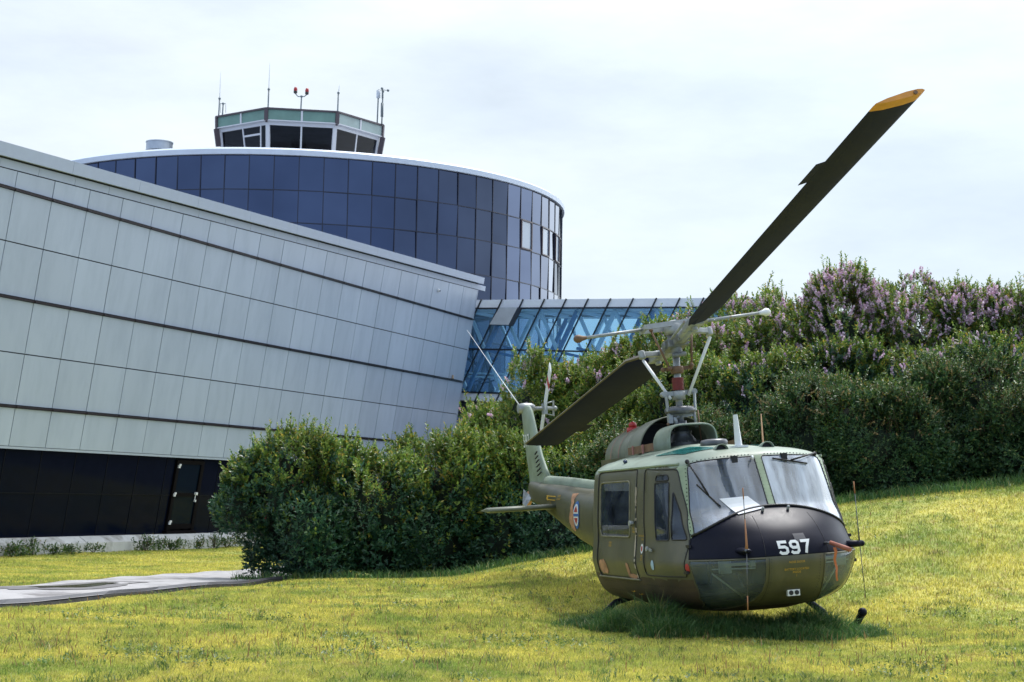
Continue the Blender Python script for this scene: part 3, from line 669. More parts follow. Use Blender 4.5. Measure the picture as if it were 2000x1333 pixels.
gWind = glassmat('windshield_glass', (.93,.95,.97), refl=1.0, haze=.19, hazecol=(.66,.77,.94), fres=2.5, streak=(.5, 2.0, .22))
gWind2 = glassmat('dusty_sheen_windshield_glass', (.90,.93,.96), refl=1.0, haze=.42, hazecol=(.70,.80,.92), fres=2.6, streak=(.5, 1.6, .2))  # dust, plus pale haze painted for the bright sky this pane reflects
gSide = glassmat('side_window_glass', (.50,.55,.60), refl=1.0, haze=.09, hazecol=(.30,.38,.52), streak=(.8, 1, 1.2))
gChin = glassmat('chin_window_glass', (.70,.77,.78), refl=1.0, haze=.11, hazecol=(.50,.62,.64), fres=1.5, streak=(.5, .5, .6))

def tabf(T):
    T = np.array(T)
    return lambda z: sum(np.interp(z+d, T[:, 0], T[:, 1]) for d in (-.045, -.02, 0, .02, .045))/5
fXF = tabf([(.40,2.3),(.46,2.75),(.55,3.06),(.65,3.24),(.8,3.37),(1.0,3.43),(1.1,3.42),(1.2,3.38),(1.3,3.31),(1.4,3.21),(1.5,3.06),(1.6,2.88),(1.65,2.83),(1.8,2.75),(2.25,2.50),(2.31,2.42),(2.35,2.2),(2.38,1.9),(2.41,1.3),(2.46,.8)])
fW = tabf([(.40,.5),(.46,.86),(.55,1.02),(.65,1.10),(.8,1.16),(1.0,1.21),(1.15,1.19),(1.3,1.165),(1.5,1.16),(1.9,1.12),(2.15,1.085),(2.22,1.04),(2.27,.95),(2.32,.80),(2.36,.62),(2.40,.42),(2.46,.12)])
fX0 = tabf([(.4,1.3),(.6,1.5),(1.0,1.7),(1.5,1.6),(2.2,1.5),(2.3,1.3),(2.4,.4),(2.46,.1)])
fN = tabf([(.4,2.6),(.65,2.6),(.8,2.5),(1.0,2.55),(1.2,2.4),(1.34,2.35),(1.5,2.6),(1.65,2.9),(2.2,3.4),(2.4,2.6)])
def s_side(x, z, sg=-1):
    xf, W, x0, n = fXF(z), fW(z), fX0(z), fN(z); u = np.clip((x-x0)/(xf-x0), 0, .9999); y = W*(1-u**n)**(1/n)
    return (x, sg*y, z)
def s_front(y, z):
    xf, W, x0, n = fXF(z), fW(z), fX0(z), fN(z); v = min(abs(y)/W, .9999); return (x0+(xf-x0)*(1-v**n)**(1/n), y, z)
def s_top(x, y):
    lo, hi = 1.9, 2.47
    for _ in range(30):
        z = (lo+hi)/2; xf, W, x0, n = fXF(z), fW(z), fX0(z), fN(z); u = max(0, (x-x0)/(xf-x0))
        if u**n+(abs(y)/W)**n < 1: lo = z
        else: hi = z
    return (x, y, lo)
def off(p, d=.004):
    """push a surface point outwards"""
    x, y, z = p; e = .01
    def F(x, y, z):
        xf, W, x0, n = fXF(z), fW(z), fX0(z), fN(z); u = max(0, (x-x0)/(xf-x0)); return u**n+(abs(y)/W)**n
    g_ = np.array([F(x+e, y, z)-F(x-e, y, z), F(x, y+e, z)-F(x, y-e, z), F(x, y, z+e)-F(x, y, z-e)]); g_ /= (np.linalg.norm(g_)+1e-9)
    return (x+g_[0]*d, y+g_[1]*d, z+g_[2]*d)

# shell as stacked plan outlines
ZR = np.concatenate([np.linspace(.41, .8, 16), np.linspace(.84, 1.25, 11), np.linspace(1.28, 1.70, 18), np.linspace(1.75, 2.15, 10), np.linspace(2.18, 2.40, 16), [2.42, 2.44, 2.455]])
def plan(z):
    xf, W, x0, n = fXF(z), fW(z), fX0(z), fN(z); pts = []
    for t in np.linspace(0, math.pi/2, 44)[:-1]: pts.append((x0+(xf-x0)*math.cos(t)**(2/n), W*math.sin(t)**(2/n)))
    for q in np.linspace(x0, -.1, 14)[:-1]: pts.append((q, W))
    for t in np.linspace(0, math.pi/2, 16): pts.append((-.1-1.5*math.sin(t)**(2/2.4)*(1 if z < 2.3 else .8), W*max(0, math.cos(t))**(2/2.4)))
    return pts+[(x, -y) for x, y in pts[-2:0:-1]]
rings_ = [[(x, y, z) for x, y in plan(z)] for z in ZR]
sh = MB(); sh.loft(rings_, 0, True, True)
me = bpy.data.meshes.new('fuselage'); me.from_pydata(sh.v, [], sh.f); bm = bmesh.new(); bm.from_mesh(me); bmesh.ops.recalc_face_normals(bm, faces=bm.faces)
lay = bm.faces.layers.int.new('reg')
def inpoly(p, poly):
    s = None
    for i in range(len(poly)):
        a, b_ = poly[i], poly[(i+1) % len(poly)]; c = (b_[0]-a[0])*(p[1]-a[1])-(b_[1]-a[1])*(p[0]-a[0])
        if abs(c) < 1e-9: continue
        if s is None: s = c > 0
        elif (c > 0) != s: return False
    return True
def cut(poly, ax, cond, rid):
    lo = (min(p[0] for p in poly)-.15, min(p[1] for p in poly)-.15); hi = (max(p[0] for p in poly)+.15, max(p[1] for p in poly)+.15)
    k0 = 1 if ax == 'x' else 0
    def pick():
        out = []
        for f in bm.faces:
            if f[lay]: continue
            c = f.calc_center_median(); u, v = c[k0], c[2]
            if lo[0] < u < hi[0] and lo[1] < v < hi[1] and cond(c): out.append(f)
        return out
    for i in range(len(poly)):
        a, b_ = poly[i], poly[(i+1) % len(poly)]; d = (b_[0]-a[0], b_[1]-a[1]); n = (d[1], -d[0])
        if ax == 'x': co = (0, a[0], a[1]); no = (0, n[0], n[1])
        else: co = (a[0], 0, a[1]); no = (n[0], 0, n[1])
        fs = pick(); es = {e for f in fs for e in f.edges}; vs = {v for f in fs for v in f.verts}
        bmesh.ops.bisect_plane(bm, geom=list(fs)+list(es)+list(vs), plane_co=co, plane_no=no, dist=1e-4)
    for f in pick():
        c = f.calc_center_median()
        if inpoly((c[k0], c[2]), poly): f[lay] = rid
def rounded(pts, r, k=4):
    out = []; n = len(pts)
    for i in range(n):
        p0, p1, p2 = (np.array(pts[(i+j) % n], float) for j in (-1, 0, 1)); a = p0-p1; c = p2-p1; a /= np.linalg.norm(a); c /= np.linalg.norm(c)
        s, e = p1+a*r, p1+c*r
        for j in range(k+1):
            t = j/k; out.append(tuple((1-t)**2*s+2*t*(1-t)*p1+t*t*e))
    return out
arc = lambda y: 1.638-.290*(abs(y)/.955)**2.1
front = lambda c: c[0] > 2.2
hood = [(-1.05, 1.072), (1.05, 1.072), (1.0, 1.295)]+[(y, arc(y)) for y in np.linspace(.94, -.94, 17)]+[(-1.0, 1.295)]
REG = {}
cut(hood, 'x', lambda c: c[0] > 2.55, 1); REG[1] = ('nose_hood', mBk)
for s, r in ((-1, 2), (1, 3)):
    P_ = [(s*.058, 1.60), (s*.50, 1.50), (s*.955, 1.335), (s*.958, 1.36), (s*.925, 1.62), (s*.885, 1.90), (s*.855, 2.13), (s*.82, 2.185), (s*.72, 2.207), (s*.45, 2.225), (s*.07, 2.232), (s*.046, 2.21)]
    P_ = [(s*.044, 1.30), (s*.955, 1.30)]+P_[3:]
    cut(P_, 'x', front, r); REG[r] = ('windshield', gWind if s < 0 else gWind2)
    C_ = [(s*.36, 1.062), (s*.357, .80), (s*.37, .68), (s*.41, .58), (s*.49, .50), (s*.62, .445), (s*.76, .485), (s*.90, .61), (s*.985, .80), (s*1.035, .95), (s*1.05, 1.062)]
    cut(C_, 'x', lambda c: c[0] > 2.0, r+2); REG[r+2] = ('chin_window', gChin)
    sidec = (lambda c: c[1] < 0) if s < 0 else (lambda c: c[1] > 0)
    cw = rounded([(-.19, 1.325), (1.035, 1.325), (.985, 2.03), (-.24, 2.03)], .09)
    cut(cw, 'y', sidec, 10+r); REG[10+r] = ('door_window', gSide)
    dp = rounded([(-.30, .80), (1.285, .80), (1.235, 2.165), (-.345, 2.165)], .05, 2)
    cut(dp, 'y', sidec, 20+r); REG[20+r] = ('cabin_door', mOl)
    kw = rounded([(1.965, 1.295), (2.295, 1.295), (2.215, 1.985), (1.90, 1.985)], .035, 3)
    cut(kw, 'y', sidec, 30+r); REG[30+r] = ('door_window', gSide)
    ku = rounded([(1.905, 2.005), (2.205, 2.005), (2.17, 2.075), (1.93, 2.075)], .03, 3)
    cut(ku, 'y', sidec, 40+r); REG[40+r] = ('vent_window', gSide)
    kq = rounded([(2.345, 1.30), (2.63, 1.30), (2.345, 1.80), (2.30, 1.87)], .02, 2)
    cut(kq, 'y', sidec, 50+r); REG[50+r] = ('quarter_window', gSide)
    kd = rounded([(1.60, .87), (2.665, .87), (2.69, 1.28), (2.30, 2.13), (1.53, 2.16)], .04, 2)
    cut(kd, 'y', sidec, 60+r); REG[60+r] = ('cockpit_door', mOl)
# roof forward band and belly
def extract(ids, name, mats, parent, mfun=None):
    b2 = bmesh.new(); vm = {}
    for f in bm.faces:
        if f[lay] in ids:
            vs = []
            for v in f.verts:
                if v not in vm: vm[v] = b2.verts.new(v.co)
                vs.append(vm[v])
            try: nf = b2.faces.new(vs)
            except ValueError: continue
            nf.smooth = len(f.verts) < 30
            if mfun: nf.material_index = mfun(f.calc_center_median(), f.normal)
    mm = bpy.data.meshes.new(name); b2.to_mesh(mm); b2.free(); mats = mats if isinstance(mats, list) else [mats]
    for q in mats: mm.materials.append(q)
    # smooth normals of the whole shell, so seams do not show
    o = bpy.data.objects.new(name, mm); COL.objects.link(o); o.parent = parent; return o
def paint(c, n):
    if c[2] > 2.165 and not (c[0] > 2.5): return 1
    if c[0] > 2.28 and c[2] > 1.30: return 2
    if c[2] < .83 and c[0] < 2.8: return 3
    return 0
mBel = mat('stained_belly_paint', (.065,.045,.028), .6, var=.35, vscale=2.5, dirt=(.03,.028,.022), dscale=1.6)
fus = extract({0}, 'fuselage', [mOl, mOlP, mFrame, mBel], heli, paint)
made = {}
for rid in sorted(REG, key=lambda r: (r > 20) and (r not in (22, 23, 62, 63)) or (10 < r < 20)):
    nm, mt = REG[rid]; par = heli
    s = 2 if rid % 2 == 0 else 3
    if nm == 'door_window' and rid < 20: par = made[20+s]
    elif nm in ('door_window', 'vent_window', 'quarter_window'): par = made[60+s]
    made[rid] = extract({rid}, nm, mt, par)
    if mt in (mOl, mBk):
        so = made[rid].modifiers.new('thick', 'SOLIDIFY'); so.thickness = .018; so.offset = -1
bm.free()
def strip(pts, r, name, m_, parent, n=6, closed=False):
    if closed: pts = list(pts)+[pts[0]]
    return MB().tube(pts, r, n, cap=not closed).build(name, m_, parent)
def dense(poly, k=8, closed=True):
    out = []; n = len(poly)
    for i in range(n if closed else n-1):
        a, c = np.array(poly[i], float), np.array(poly[(i+1) % n], float)
        kk = max(1, int(np.linalg.norm(c-a)/.06))
        for j in range(kk): out.append(tuple(a+(c-a)*j/kk))
    if not closed: out.append(tuple(poly[-1]))
    return out
for s, r in ((-1, 2), (1, 3)):
    sd_ = lambda P, d=.003: [off(s_side(x, z, s), d) for x, z in P]
    fr_ = lambda P, d=.003: [off(s_front(y, z), d) for y, z in P]
    cd = made[20+r]; kdoor = made[60+r]
    cw = rounded([(-.19, 1.325), (1.035, 1.325), (.985, 2.03), (-.24, 2.03)], .09)
    b = MB(); b.tube(sd_(dense(cw))+sd_(dense(cw))[:1], .012, 6); b.build('window_seal', mOl2, cd)
    b = MB()
    for P_ in ([(1.965,1.295),(2.295,1.295),(2.215,1.985),(1.90,1.985)], [(1.905,2.005),(2.205,2.005),(2.17,2.075),(1.93,2.075)], [(2.345,1.30),(2.63,1.30),(2.30,1.87)]):
        q = sd_(dense(rounded(P_, .03, 3))); b.tube(q+q[:1], .008, 6)
    b.build('window_seal', mRub, kdoor)
    b = MB(); q = sd_(dense(rounded([(-.30,.80),(1.285,.80),(1.235,2.165),(-.345,2.165)], .05, 2))); b.tube(q+q[:1], .007, 5)
    q = sd_(dense(rounded([(1.60,.87),(2.665,.87),(2.69,1.28),(2.30,2.13),(1.53,2.16)], .04, 2))); b.tube(q+q[:1], .007, 5)
    b.build('door_gap', mRub, fus)
    b = MB(); q = sd_(dense([(-.40, 2.18), (2.28, 2.185)], closed=False), .012); b.tube(q, .018, 6); b.build('door_rail', mOlP, fus); b = MB(); q = sd_(dense([(-.35, .80), (1.3, .80)], closed=False), .01); b.tube(q, .014, 6); b.build('door_sill', mOl2, fus)
    # windshield seal and rivets
    wpl = [(s*.046, arc(.05)+.004)]+[(s*y, arc(y)+.004) for y in np.linspace(.1, .95, 12)]+[(s*.925,1.62),(s*.885,1.90),(s*.855,2.13),(s*.82,2.185),(s*.72,2.207),(s*.45,2.225),(s*.07,2.232),(s*.046,2.21)]
    b = MB(); q = fr_(dense(wpl)); b.tube(q+q[:1], .007, 5); b.build('glass_seal', mRub, made[r])
    b = MB()
    for P_ in ([(s*.975,1.36),(s*.945,1.62),(s*.905,1.90),(s*.875,2.13),(s*.82,2.21),(s*.45,2.25),(s*.06,2.256)], [(s*.030,1.66),(s*.030,2.24)], [(s*.010,1.66),(s*.010,2.24)]):
        for a_, c_ in zip(P_[:-1], P_[1:]):
            L_ = math.dist(a_, c_); kk = max(1, int(L_/.042))
            for j in range(kk):
                y, z = a_[0]+(c_[0]-a_[0])*j/kk, a_[1]+(c_[1]-a_[1])*j/kk; b.sphere(off(s_front(y, z), .001), .0075, 6)
    tag(b.build('rivets', mRub, fus), kind='stuff')
    # chin window rim
    C_ = [(s*.36,1.058),(s*.357,.80),(s*.37,.68),(s*.41,.58),(s*.49,.50),(s*.62,.445),(s*.76,.485),(s*.90,.61),(s*.985,.80),(s*1.035,.95),(s*1.045,1.058)]
    b = MB(); q = fr_(dense(C_)); b.tube(q+q[:1], .009, 5); b.build('window_rim', mOl, made[r+2])
    # handles
    b = MB(); p = off(s_side(1.17, 1.50, s), .03); b.bar(tuple(np.array(p)+(-.07,0,0)), tuple(np.array(p)+(.05,0,.01)), .02, .04); b.lathe([(.035,-.035),(.035,.0)], p, 10, axis='y'); b.build('door_handle', mGry, cd)
    b = MB(); p = off(s_side(1.80, 1.19, s), .03); b.bar(tuple(np.array(p)+(-.03,0,.0)), tuple(np.array(p)+(.12,0,-.02)), .02, .03); b.lathe([(.03,-.03),(.03,.0)], p, 10, axis='y'); b.build('door_handle', mGry, kdoor)
    for z in (1.22, .93): p = off(s_side(2.70, z, s), .012); b = MB(); b.bar(tuple(np.array(p)+(-.07,0,0)), tuple(np.array(p)+(.03,0,0)), .03, .035); b.build('hinge', mRub, kdoor)
b = MB(); q = [off(s_front(0, z), .005) for z in np.linspace(1.645, 2.24, 16)]
V = []
for x, y, z in q: V += [(x, -.042, z), (x+.004, 0, z), (x, .042, z)]
b.add(V, [(i*3+j, i*3+j+1, i*3+j+4, i*3+j+3) for i in range(15) for j in range(2)], 0, True); b.build('windshield_post', mFrame, heli)
b = MB(); q = [off(s_front(y, arc(y)), .006) for y in np.linspace(-.97, .97, 40)]; b.tube(q, .016, 6); b.build('hood_seal', mRub, made[1])

# decals laid on the skin -------------------------------------------------
def decal(polys, fn, m_, name, parent, d=.004, grid=.035):
    b2 = bmesh.new()
    for P_ in polys:
        vs = [b2.verts.new((p[0], p[1], 0)) for p in P_]; b2.faces.new(vs)
    bmesh.ops.triangulate(b2, faces=b2.faces[:])
    xs = [v.co.x for v in b2.verts]; ys = [v.co.y for v in b2.verts]
    for k, (lo, hi) in enumerate(((min(xs), max(xs)), (min(ys), max(ys)))):
        q = lo+grid
        while q < hi:
            co = (q, 0, 0) if k == 0 else (0, q, 0); no = (1, 0, 0) if k == 0 else (0, 1, 0)
            bmesh.ops.bisect_plane(b2, geom=b2.verts[:]+b2.edges[:]+b2.faces[:], plane_co=co, plane_no=no); q += grid
    for v in b2.verts: v.co = off(fn(v.co.x, v.co.y), d) if fn in (s_front, s_side, s_top) or getattr(fn, 'skin', 0) else fn(v.co.x, v.co.y)
    mm = bpy.data.meshes.new(name); b2.to_mesh(mm); b2.free(); mm.materials.append(m_)
    o = bpy.data.objects.new(name, mm); COL.objects.link(o); o.parent = parent; return o
def seg(a, c, w_):                                 # 2D stroke
    a = np.array(a, float); c = np.array(c, float); d = (c-a)/np.linalg.norm(c-a)*w_/2; n = np.array([-d[1], d[0]])
    return [tuple(a-d-n), tuple(c+d-n), tuple(c+d+n), tuple(a-d+n)]
def star(cx, cy, rx, ry, k=14, jit=.25):
    return [(cx+rx*math.cos(t)*(1+random.uniform(-jit, jit)), cy+ry*math.sin(t)*(1+random.uniform(-jit, jit))) for t in [2*math.pi*i/k for i in range(k)]]
def ell(cx, cy, rx, ry, k=28, a0=0, a1=2*math.pi):
    return [(cx+rx*math.cos(t), cy+ry*math.sin(t)) for t in np.linspace(a0, a1, k, endpoint=(a1-a0) < 6.2)]
# 597: squared digits with cut corners, digit box 0..1 x 0..1.45; front view runs left to right as y grows
def stroke(P, w_):
    """thick polyline outline with mitred joints -> list of quads"""
    P = [np.array(p, float) for p in P]; out = []; n = len(P); off_ = []
    for i in range(n):
        d0 = P[i]-P[i-1] if i else P[1]-P[0]; d1 = P[i+1]-P[i] if i < n-1 else d0
        if i == 0: d0 = d1
        d0 /= np.linalg.norm(d0); d1 = d1/np.linalg.norm(d1); n0 = np.array([-d0[1], d0[0]]); n1 = np.array([-d1[1], d1[0]]); mm = n0+n1; mm /= np.linalg.norm(mm); off_.append(mm*(w_/2/max(.4, mm@n0)))
    for i in range(n-1): out.append([tuple(P[i]-off_[i]), tuple(P[i+1]-off_[i+1]), tuple(P[i+1]+off_[i+1]), tuple(P[i]+off_[i])])
    return out
dig = {'5': [[(.92,1.34),(.13,1.34),(.13,.80),(.66,.80),(.86,.62),(.86,.26),(.68,.10),(.28,.10),(.06,.30)]],
       '9': [[(.87,.86),(.72,.68),(.30,.68),(.13,.86),(.13,1.16),(.30,1.34),(.70,1.34),(.87,1.16),(.87,.30),(.70,.10),(.28,.10),(.08,.28)]],
       '7': [[(.06,1.34),(.88,1.34),(.60,.70),(.42,.0)]]}
y0 = -.200
for ch in '597':
    polys = []
    for P_ in dig[ch]: polys += stroke([(y0+x*.119, 1.088+y*.101) for x, y in P_],   .032)
    dg = decal(polys, s_front, mWhP, 'digit', made[1], d=.005); y0 += .138
def text_polys(s, x, y, h, fn, m_, name, parent, mirror=1, d=.005, align='CENTER'):
    cu = bpy.data.curves.new('t', 'FONT'); cu.body = s; cu.size = h; cu.align_x = align; cu.resolution_u = 2
    t = bpy.data.objects.new('t', cu); COL.objects.link(t); bpy.context.view_layer.update()
    mm = bpy.data.meshes.new_from_object(t.evaluated_get(bpy.context.evaluated_depsgraph_get())); bpy.data.objects.remove(t)
    for v in mm.vertices: v.co = Vector(off(fn(x+mirror*v.co.x, y+v.co.y), d)) if fn in (s_front, s_side) else Vector(fn(x+mirror*v.co.x, y+v.co.y))
    mm.materials.clear(); mm.materials.append(m_); o = bpy.data.objects.new(name, mm); COL.objects.link(o); o.parent = parent; return o
text_polys('NOSE DOOR', 0, .985, .034, s_front, mYel, 'stencil', fus)
text_polys('BATTERY LOCATED\nINSIDE\n|', 0, .905, .034, s_front, mYel, 'stencil', fus)
text_polys('EXIT RELEASE', 1.47, 1.335, .034, s_side, mYel, 'stencil', fus, d=.006)
text_polys('TURN', 1.50, 1.29, .034, s_side, mYel, 'stencil', fus, d=.006)
text_polys('CABIN\nDOOR', .22, 1.235, .04, s_side, mYel, 'stencil', made[22], d=.006)
text_polys('PULL\nOPEN', 1.17, 1.42, .04, s_side, mYel, 'stencil', made[22], d=.006)
text_polys('FIRE\nEXIT', 1.60-.1, 1.085, .04, s_side, mYel, 'stencil', fus, d=.006)
decal([ell(1.50, 1.19, .05, .06)], s_side, mWhP, 'round_mark', fus, d=.005, grid=.06); decal([ell(1.50, 1.19, .028, .035)], s_side, mRedP, 'round_mark', fus, d=.007, grid=.06)
decal([ell(1.90, 1.0, .05, .06)], s_side, mat('pale_blue_sticker', (.35,.5,.6), .5), 'round_mark', made[62], d=.006, grid=.06)
decal([ell(2.72, .98, .035, .05)], s_side, mRedP, 'round_mark', fus, d=.005, grid=.06)
# worn primer patches
random.seed(3)
decal([star(-.08, .93, .17, .10, 16, .2)], s_side, mSal, 'worn_patch', made[22], d=.006)
decal([star(.93, .93, .06, .09, 12, .3), star(1.05, .84, .16, .035, 14, .3)], s_side, mSal, 'worn_patch', made[22], d=.006)
pz = np.linspace(.82, 1.98, 40); lft = [(1.225+.012*math.sin(z*9)+random.uniform(-.012, .008), z) for z in pz]; rgt = [(1.262+random.uniform(-.008, .02)+(.03 if 1.35 < z < 1.62 else 0), z) for z in pz]
decal([[lft[i], rgt[i], rgt[i+1], lft[i+1]] for i in range(39) if random.random() < .8], s_side, mat('scraped_paint', (.38,.33,.26), .7, var=.3, vscale=20), 'worn_edge', made[22], d=.006)
decal([[(.02,1.31),(.16,1.31),(.17,1.215),(.03,1.215)]], s_front, mat('dark_grey_patch', (.05,.05,.06), .5), 'patch', made[1], d=.004)
# roof skylights
for s in (-1, 1):
    P_ = [(1.05, s*.30), (1.98, s*.26), (2.0, s*.74), (1.10, s*.80)]
    decal([rounded(P_, .06, 3)], s_top, mTeal, 'roof_window', fus, d=.008, grid=.08)
# panel lines on hood and nose
b = MB()
for y in (-.36, .43): b.tube([off(s_front(y*(1-.25*(z-1.07)), z), .001) for z in np.linspace(1.08, 1.54, 12)], .003, 4)
b.tube([off(s_front(-.325, z), .001) for z in np.linspace(.55, 1.06, 12)], .003, 4)
b.build('panel_line', mRub, made[1])
b = MB()
for y in (-.30, .30):
    for z in np.linspace(.62, 1.04, 14): b.sphere(off(s_front(y, z), .0), .006, 5)
for x in np.arange(-.1, 2.2, .07):
    b.sphere(off(s_side(x, 2.20), .0), .006, 5)
for x in np.arange(-.2, 2.75, .06): b.sphere(off(s_side(x, .745), .0), .0055, 5); b.sphere(off(s_side(x, .63), .0), .0055, 5)
for z in np.arange(.9, 2.12, .055): b.sphere(off(s_side(1.33-.03*z, z), .0), .005, 5); b.sphere(off(s_side(1.55-.03*z, z), .0), .005, 5)
for z in np.arange(1.10, 1.34, .04): b.sphere(off(s_front(-1.07, z), .0) if False else off(s_side(2.74, z), .0), .005, 5)
tag(b.build('rivets', mRub, fus), kind='stuff')
for y in (-.155, .165): p = s_front(y, 1.585); b = MB(); b.tube([off(p, -.01), off(p, .03)], .018, 8); b.sphere(off(p, .035), .02, 8); b.build('latch', mGry, made[1])
# landing light
b = MB(); p0 = np.array(off(s_front(0, .66), .025)); b.box(tuple(p0+(-.02, -.075, -.035)), tuple(p0+(.018, .075, .035)), 0); b.lathe([(.027,.0),(.027,.025)], tuple(p0+(0,-.035,0)), 12, 1, axis='x'); b.lathe([(.027,.0),(.027,.025)], tuple(p0+(0,.035,0)), 12, 1, axis='x')
b.build('landing_light', [mWhP, mRub], fus)

# interior ---------------------------------------------------------------
b = MB(); b.prism([(-.9,-.85,.66),(1.6,-1.0,.66),(2.4,-.85,.66),(2.85,-.55,.66),(2.98,0,.66),(2.85,.55,.66),(2.4,.85,.66),(1.6,1.0,.66),(-.9,.85,.66)], (0,0,.05)); b.box((-.80, -.78, .62), (-.75, .78, 2.15)); b.build('cabin_floor', mInt, heli)
for s in (-1, 1):
    b = MB(); y = s*.52
    b.box((1.25, y-.24, .95), (1.75, y+.24, 1.08)); b.prism([(1.25,y-.23,1.05),(1.12,y-.23,1.85),(1.22,y-.23,1.86),(1.36,y-.23,1.07)], (0,.46,0)); b.box((1.3,y-.2,.68),(1.6,y+.2,.95))
    b.box((1.10, y-.13, 1.86), (1.2, y+.13, 2.08)); bevel(b.build('pilot_seat', mSeat, heli), .03)
    b = MB(); b.tube([(1.95, y, .68), (2.0, y, 1.0), (1.9, y, 1.2)], .015, 6); b.tube([(1.9, y, 1.2), (1.92, y, 1.29)], .025, 6)
    for q in (-.12, .12): b.bar((2.62, y+q-.04, .86), (2.62, y+q+.04, .86), .12, .02); b.tube([(2.62, y+q, .86), (2.75, y+q, .70)], .012, 5)
    b.build('controls', mGryD, heli)
    b = MB(); b.bar((3.04, s*.74, 1.0), (3.17, s*.44, 1.0), .03, .035); b.box((2.98, s*.72-.065, .90), (3.06, s*.72+.065, 1.045)); b.box((3.13, s*.44-.03, .965), (3.19, s*.44+.03, 1.035)); b.bar((2.96, s*.86, .955), (3.16, s*.40, .945), .014, .014); b.bar((2.80, s*.80, .90), (2.95, s*.50, .62), .02, .02)
    b.build('heater_duct', mat('pale_grey_fitting', (.42,.46,.45), .5), heli)
b = MB(); b.prism([(2.25,-.62,1.52),(2.62,-.62,1.50),(2.60,-.62,1.0),(2.35,-.62,.95)], (0, 1.24, 0)); b.box((1.3,-.14,.68),(2.4,.14,1.0)); b.box((2.2,-.8,1.49),(2.76,.8,1.54)); bevel(b.build('instrument_panel', mPan, heli), .02)
b = MB(); b.box((.9, -.95, 2.12), (2.2, .95, 2.16)); b.box((1.5, -.1, 2.0), (2.2, .1, 2.13)); b.build('headliner', mInt, heli)
for s in (-1, 1):
    b = MB(); b.box((1.0, s*.98-.02, .7), (1.06, s*.98+.02, 2.15)); b.build('door_pillar', mInt, heli)

# tail boom --------------------------------------------------------------
BT = np.array([(-1.0,.70,2.02,.80),(-1.8,.80,1.96,.62),(-3.0,.96,1.95,.50),(-4.0,1.10,1.97,.42),(-5.5,1.42,2.06,.31),(-6.6,1.64,2.11,.23),(-7.3,1.76,2.15,.18),(-7.75,1.86,2.16,.10)])
def boomring(x, k=28):
    zb, zt_, hw = (np.interp(-x, -BT[:, 0], BT[:, j]) for j in (1, 2, 3)); cz, hz = (zb+zt_)/2, (zt_-zb)/2; n = 2.7
    return [(x, hw*np.sign(math.cos(t))*abs(math.cos(t))**(2/n), cz+hz*np.sign(math.sin(t))*abs(math.sin(t))**(2/n)) for t in [2*math.pi*i/k for i in range(k)]]
b = MB(); b.loft([boomring(x) for x in np.concatenate([np.linspace(-1.0, -7.3, 26), [-7.5, -7.65, -7.75]])]); boom = b.build('tail_boom', mOl, heli)
b = MB()
for k in range(22):
    pass
def coverring(x, k=14): zt_ = np.interp(-x, -BT[:, 0], BT[:, 2]); return [(x, .105*math.cos(t), zt_-.03+.15*math.sin(t)) for t in [2*math.pi*i/k for i in range(k)]]
b = MB(); b.loft([coverring(x) for x in np.linspace(-1.5, -6.75, 12)]); b.build('drive_shaft_cover', mOlP, boom)
def boomside(x, z):
    zb, zt_, hw = (np.interp(-x, -BT[:, 0], BT[:, j]) for j in (1, 2, 3)); v = np.clip(abs(z-(zb+zt_)/2)/((zt_-zb)/2), 0, .995); return (x, -hw*(1-v**2.7)**(1/2.7)-.006, z)
def boomside2(x, z): p = boomside(x, z); return (p[0], p[1]-.003, p[2])
def boomside3(x, z): p = boomside(x, z); return (p[0], p[1]-.006, p[2])
decal([ell(-3.70, 1.57, .215, .215)], boomside, mBlu, 'roundel', boom)
decal([ell(-3.70, 1.57, .172, .172)], boomside2, mWhP, 'roundel', boom)
decal([[(-3.58,1.615),(-3.62,1.66),(-3.70,1.715),(-3.78,1.66),(-3.82,1.615)], [(-3.82,1.525),(-3.78,1.48),(-3.70,1.425),(-3.62,1.48),(-3.58,1.525)]], boomside3, mRedP, 'roundel', boom)
decal([[(-3.86,1.548),(-3.54,1.548),(-3.54,1.592),(-3.86,1.592)]], boomside3, mBlu, 'roundel', boom)
lp = [(-4.02-.10*math.sin(i*.5)-random.uniform(0,.05)-.22*(i/13), 1.32+.045*i) for i in range(14)]; rp_ = [(-3.86-.14*(i/13)**2+random.uniform(-.02,.03), 1.32+.045*i) for i in range(14)]
decal([[lp[i], rp_[i], rp_[i+1], lp[i+1]] for i in range(13)], boomside, mSal, 'worn_patch', boom)
for k, zz in enumerate((1.83, 1.89)):
    decal([seg((-5.9, zz), (-5.25, zz-.02), .018)], boomside, mYel, 'stencil', boom)
decal([[(-5.95,1.85),(-5.8,1.80),(-5.8,1.90)]], boomside, mYel, 'stencil', boom)
text_polys('DANGER\nKEEP AWAY', -5.0, 1.86, .05, boomside2, mYel, 'stencil', boom)
text_polys('TAIL', -5.6, 1.76, .06, boomside2, mYel, 'stencil', boom)
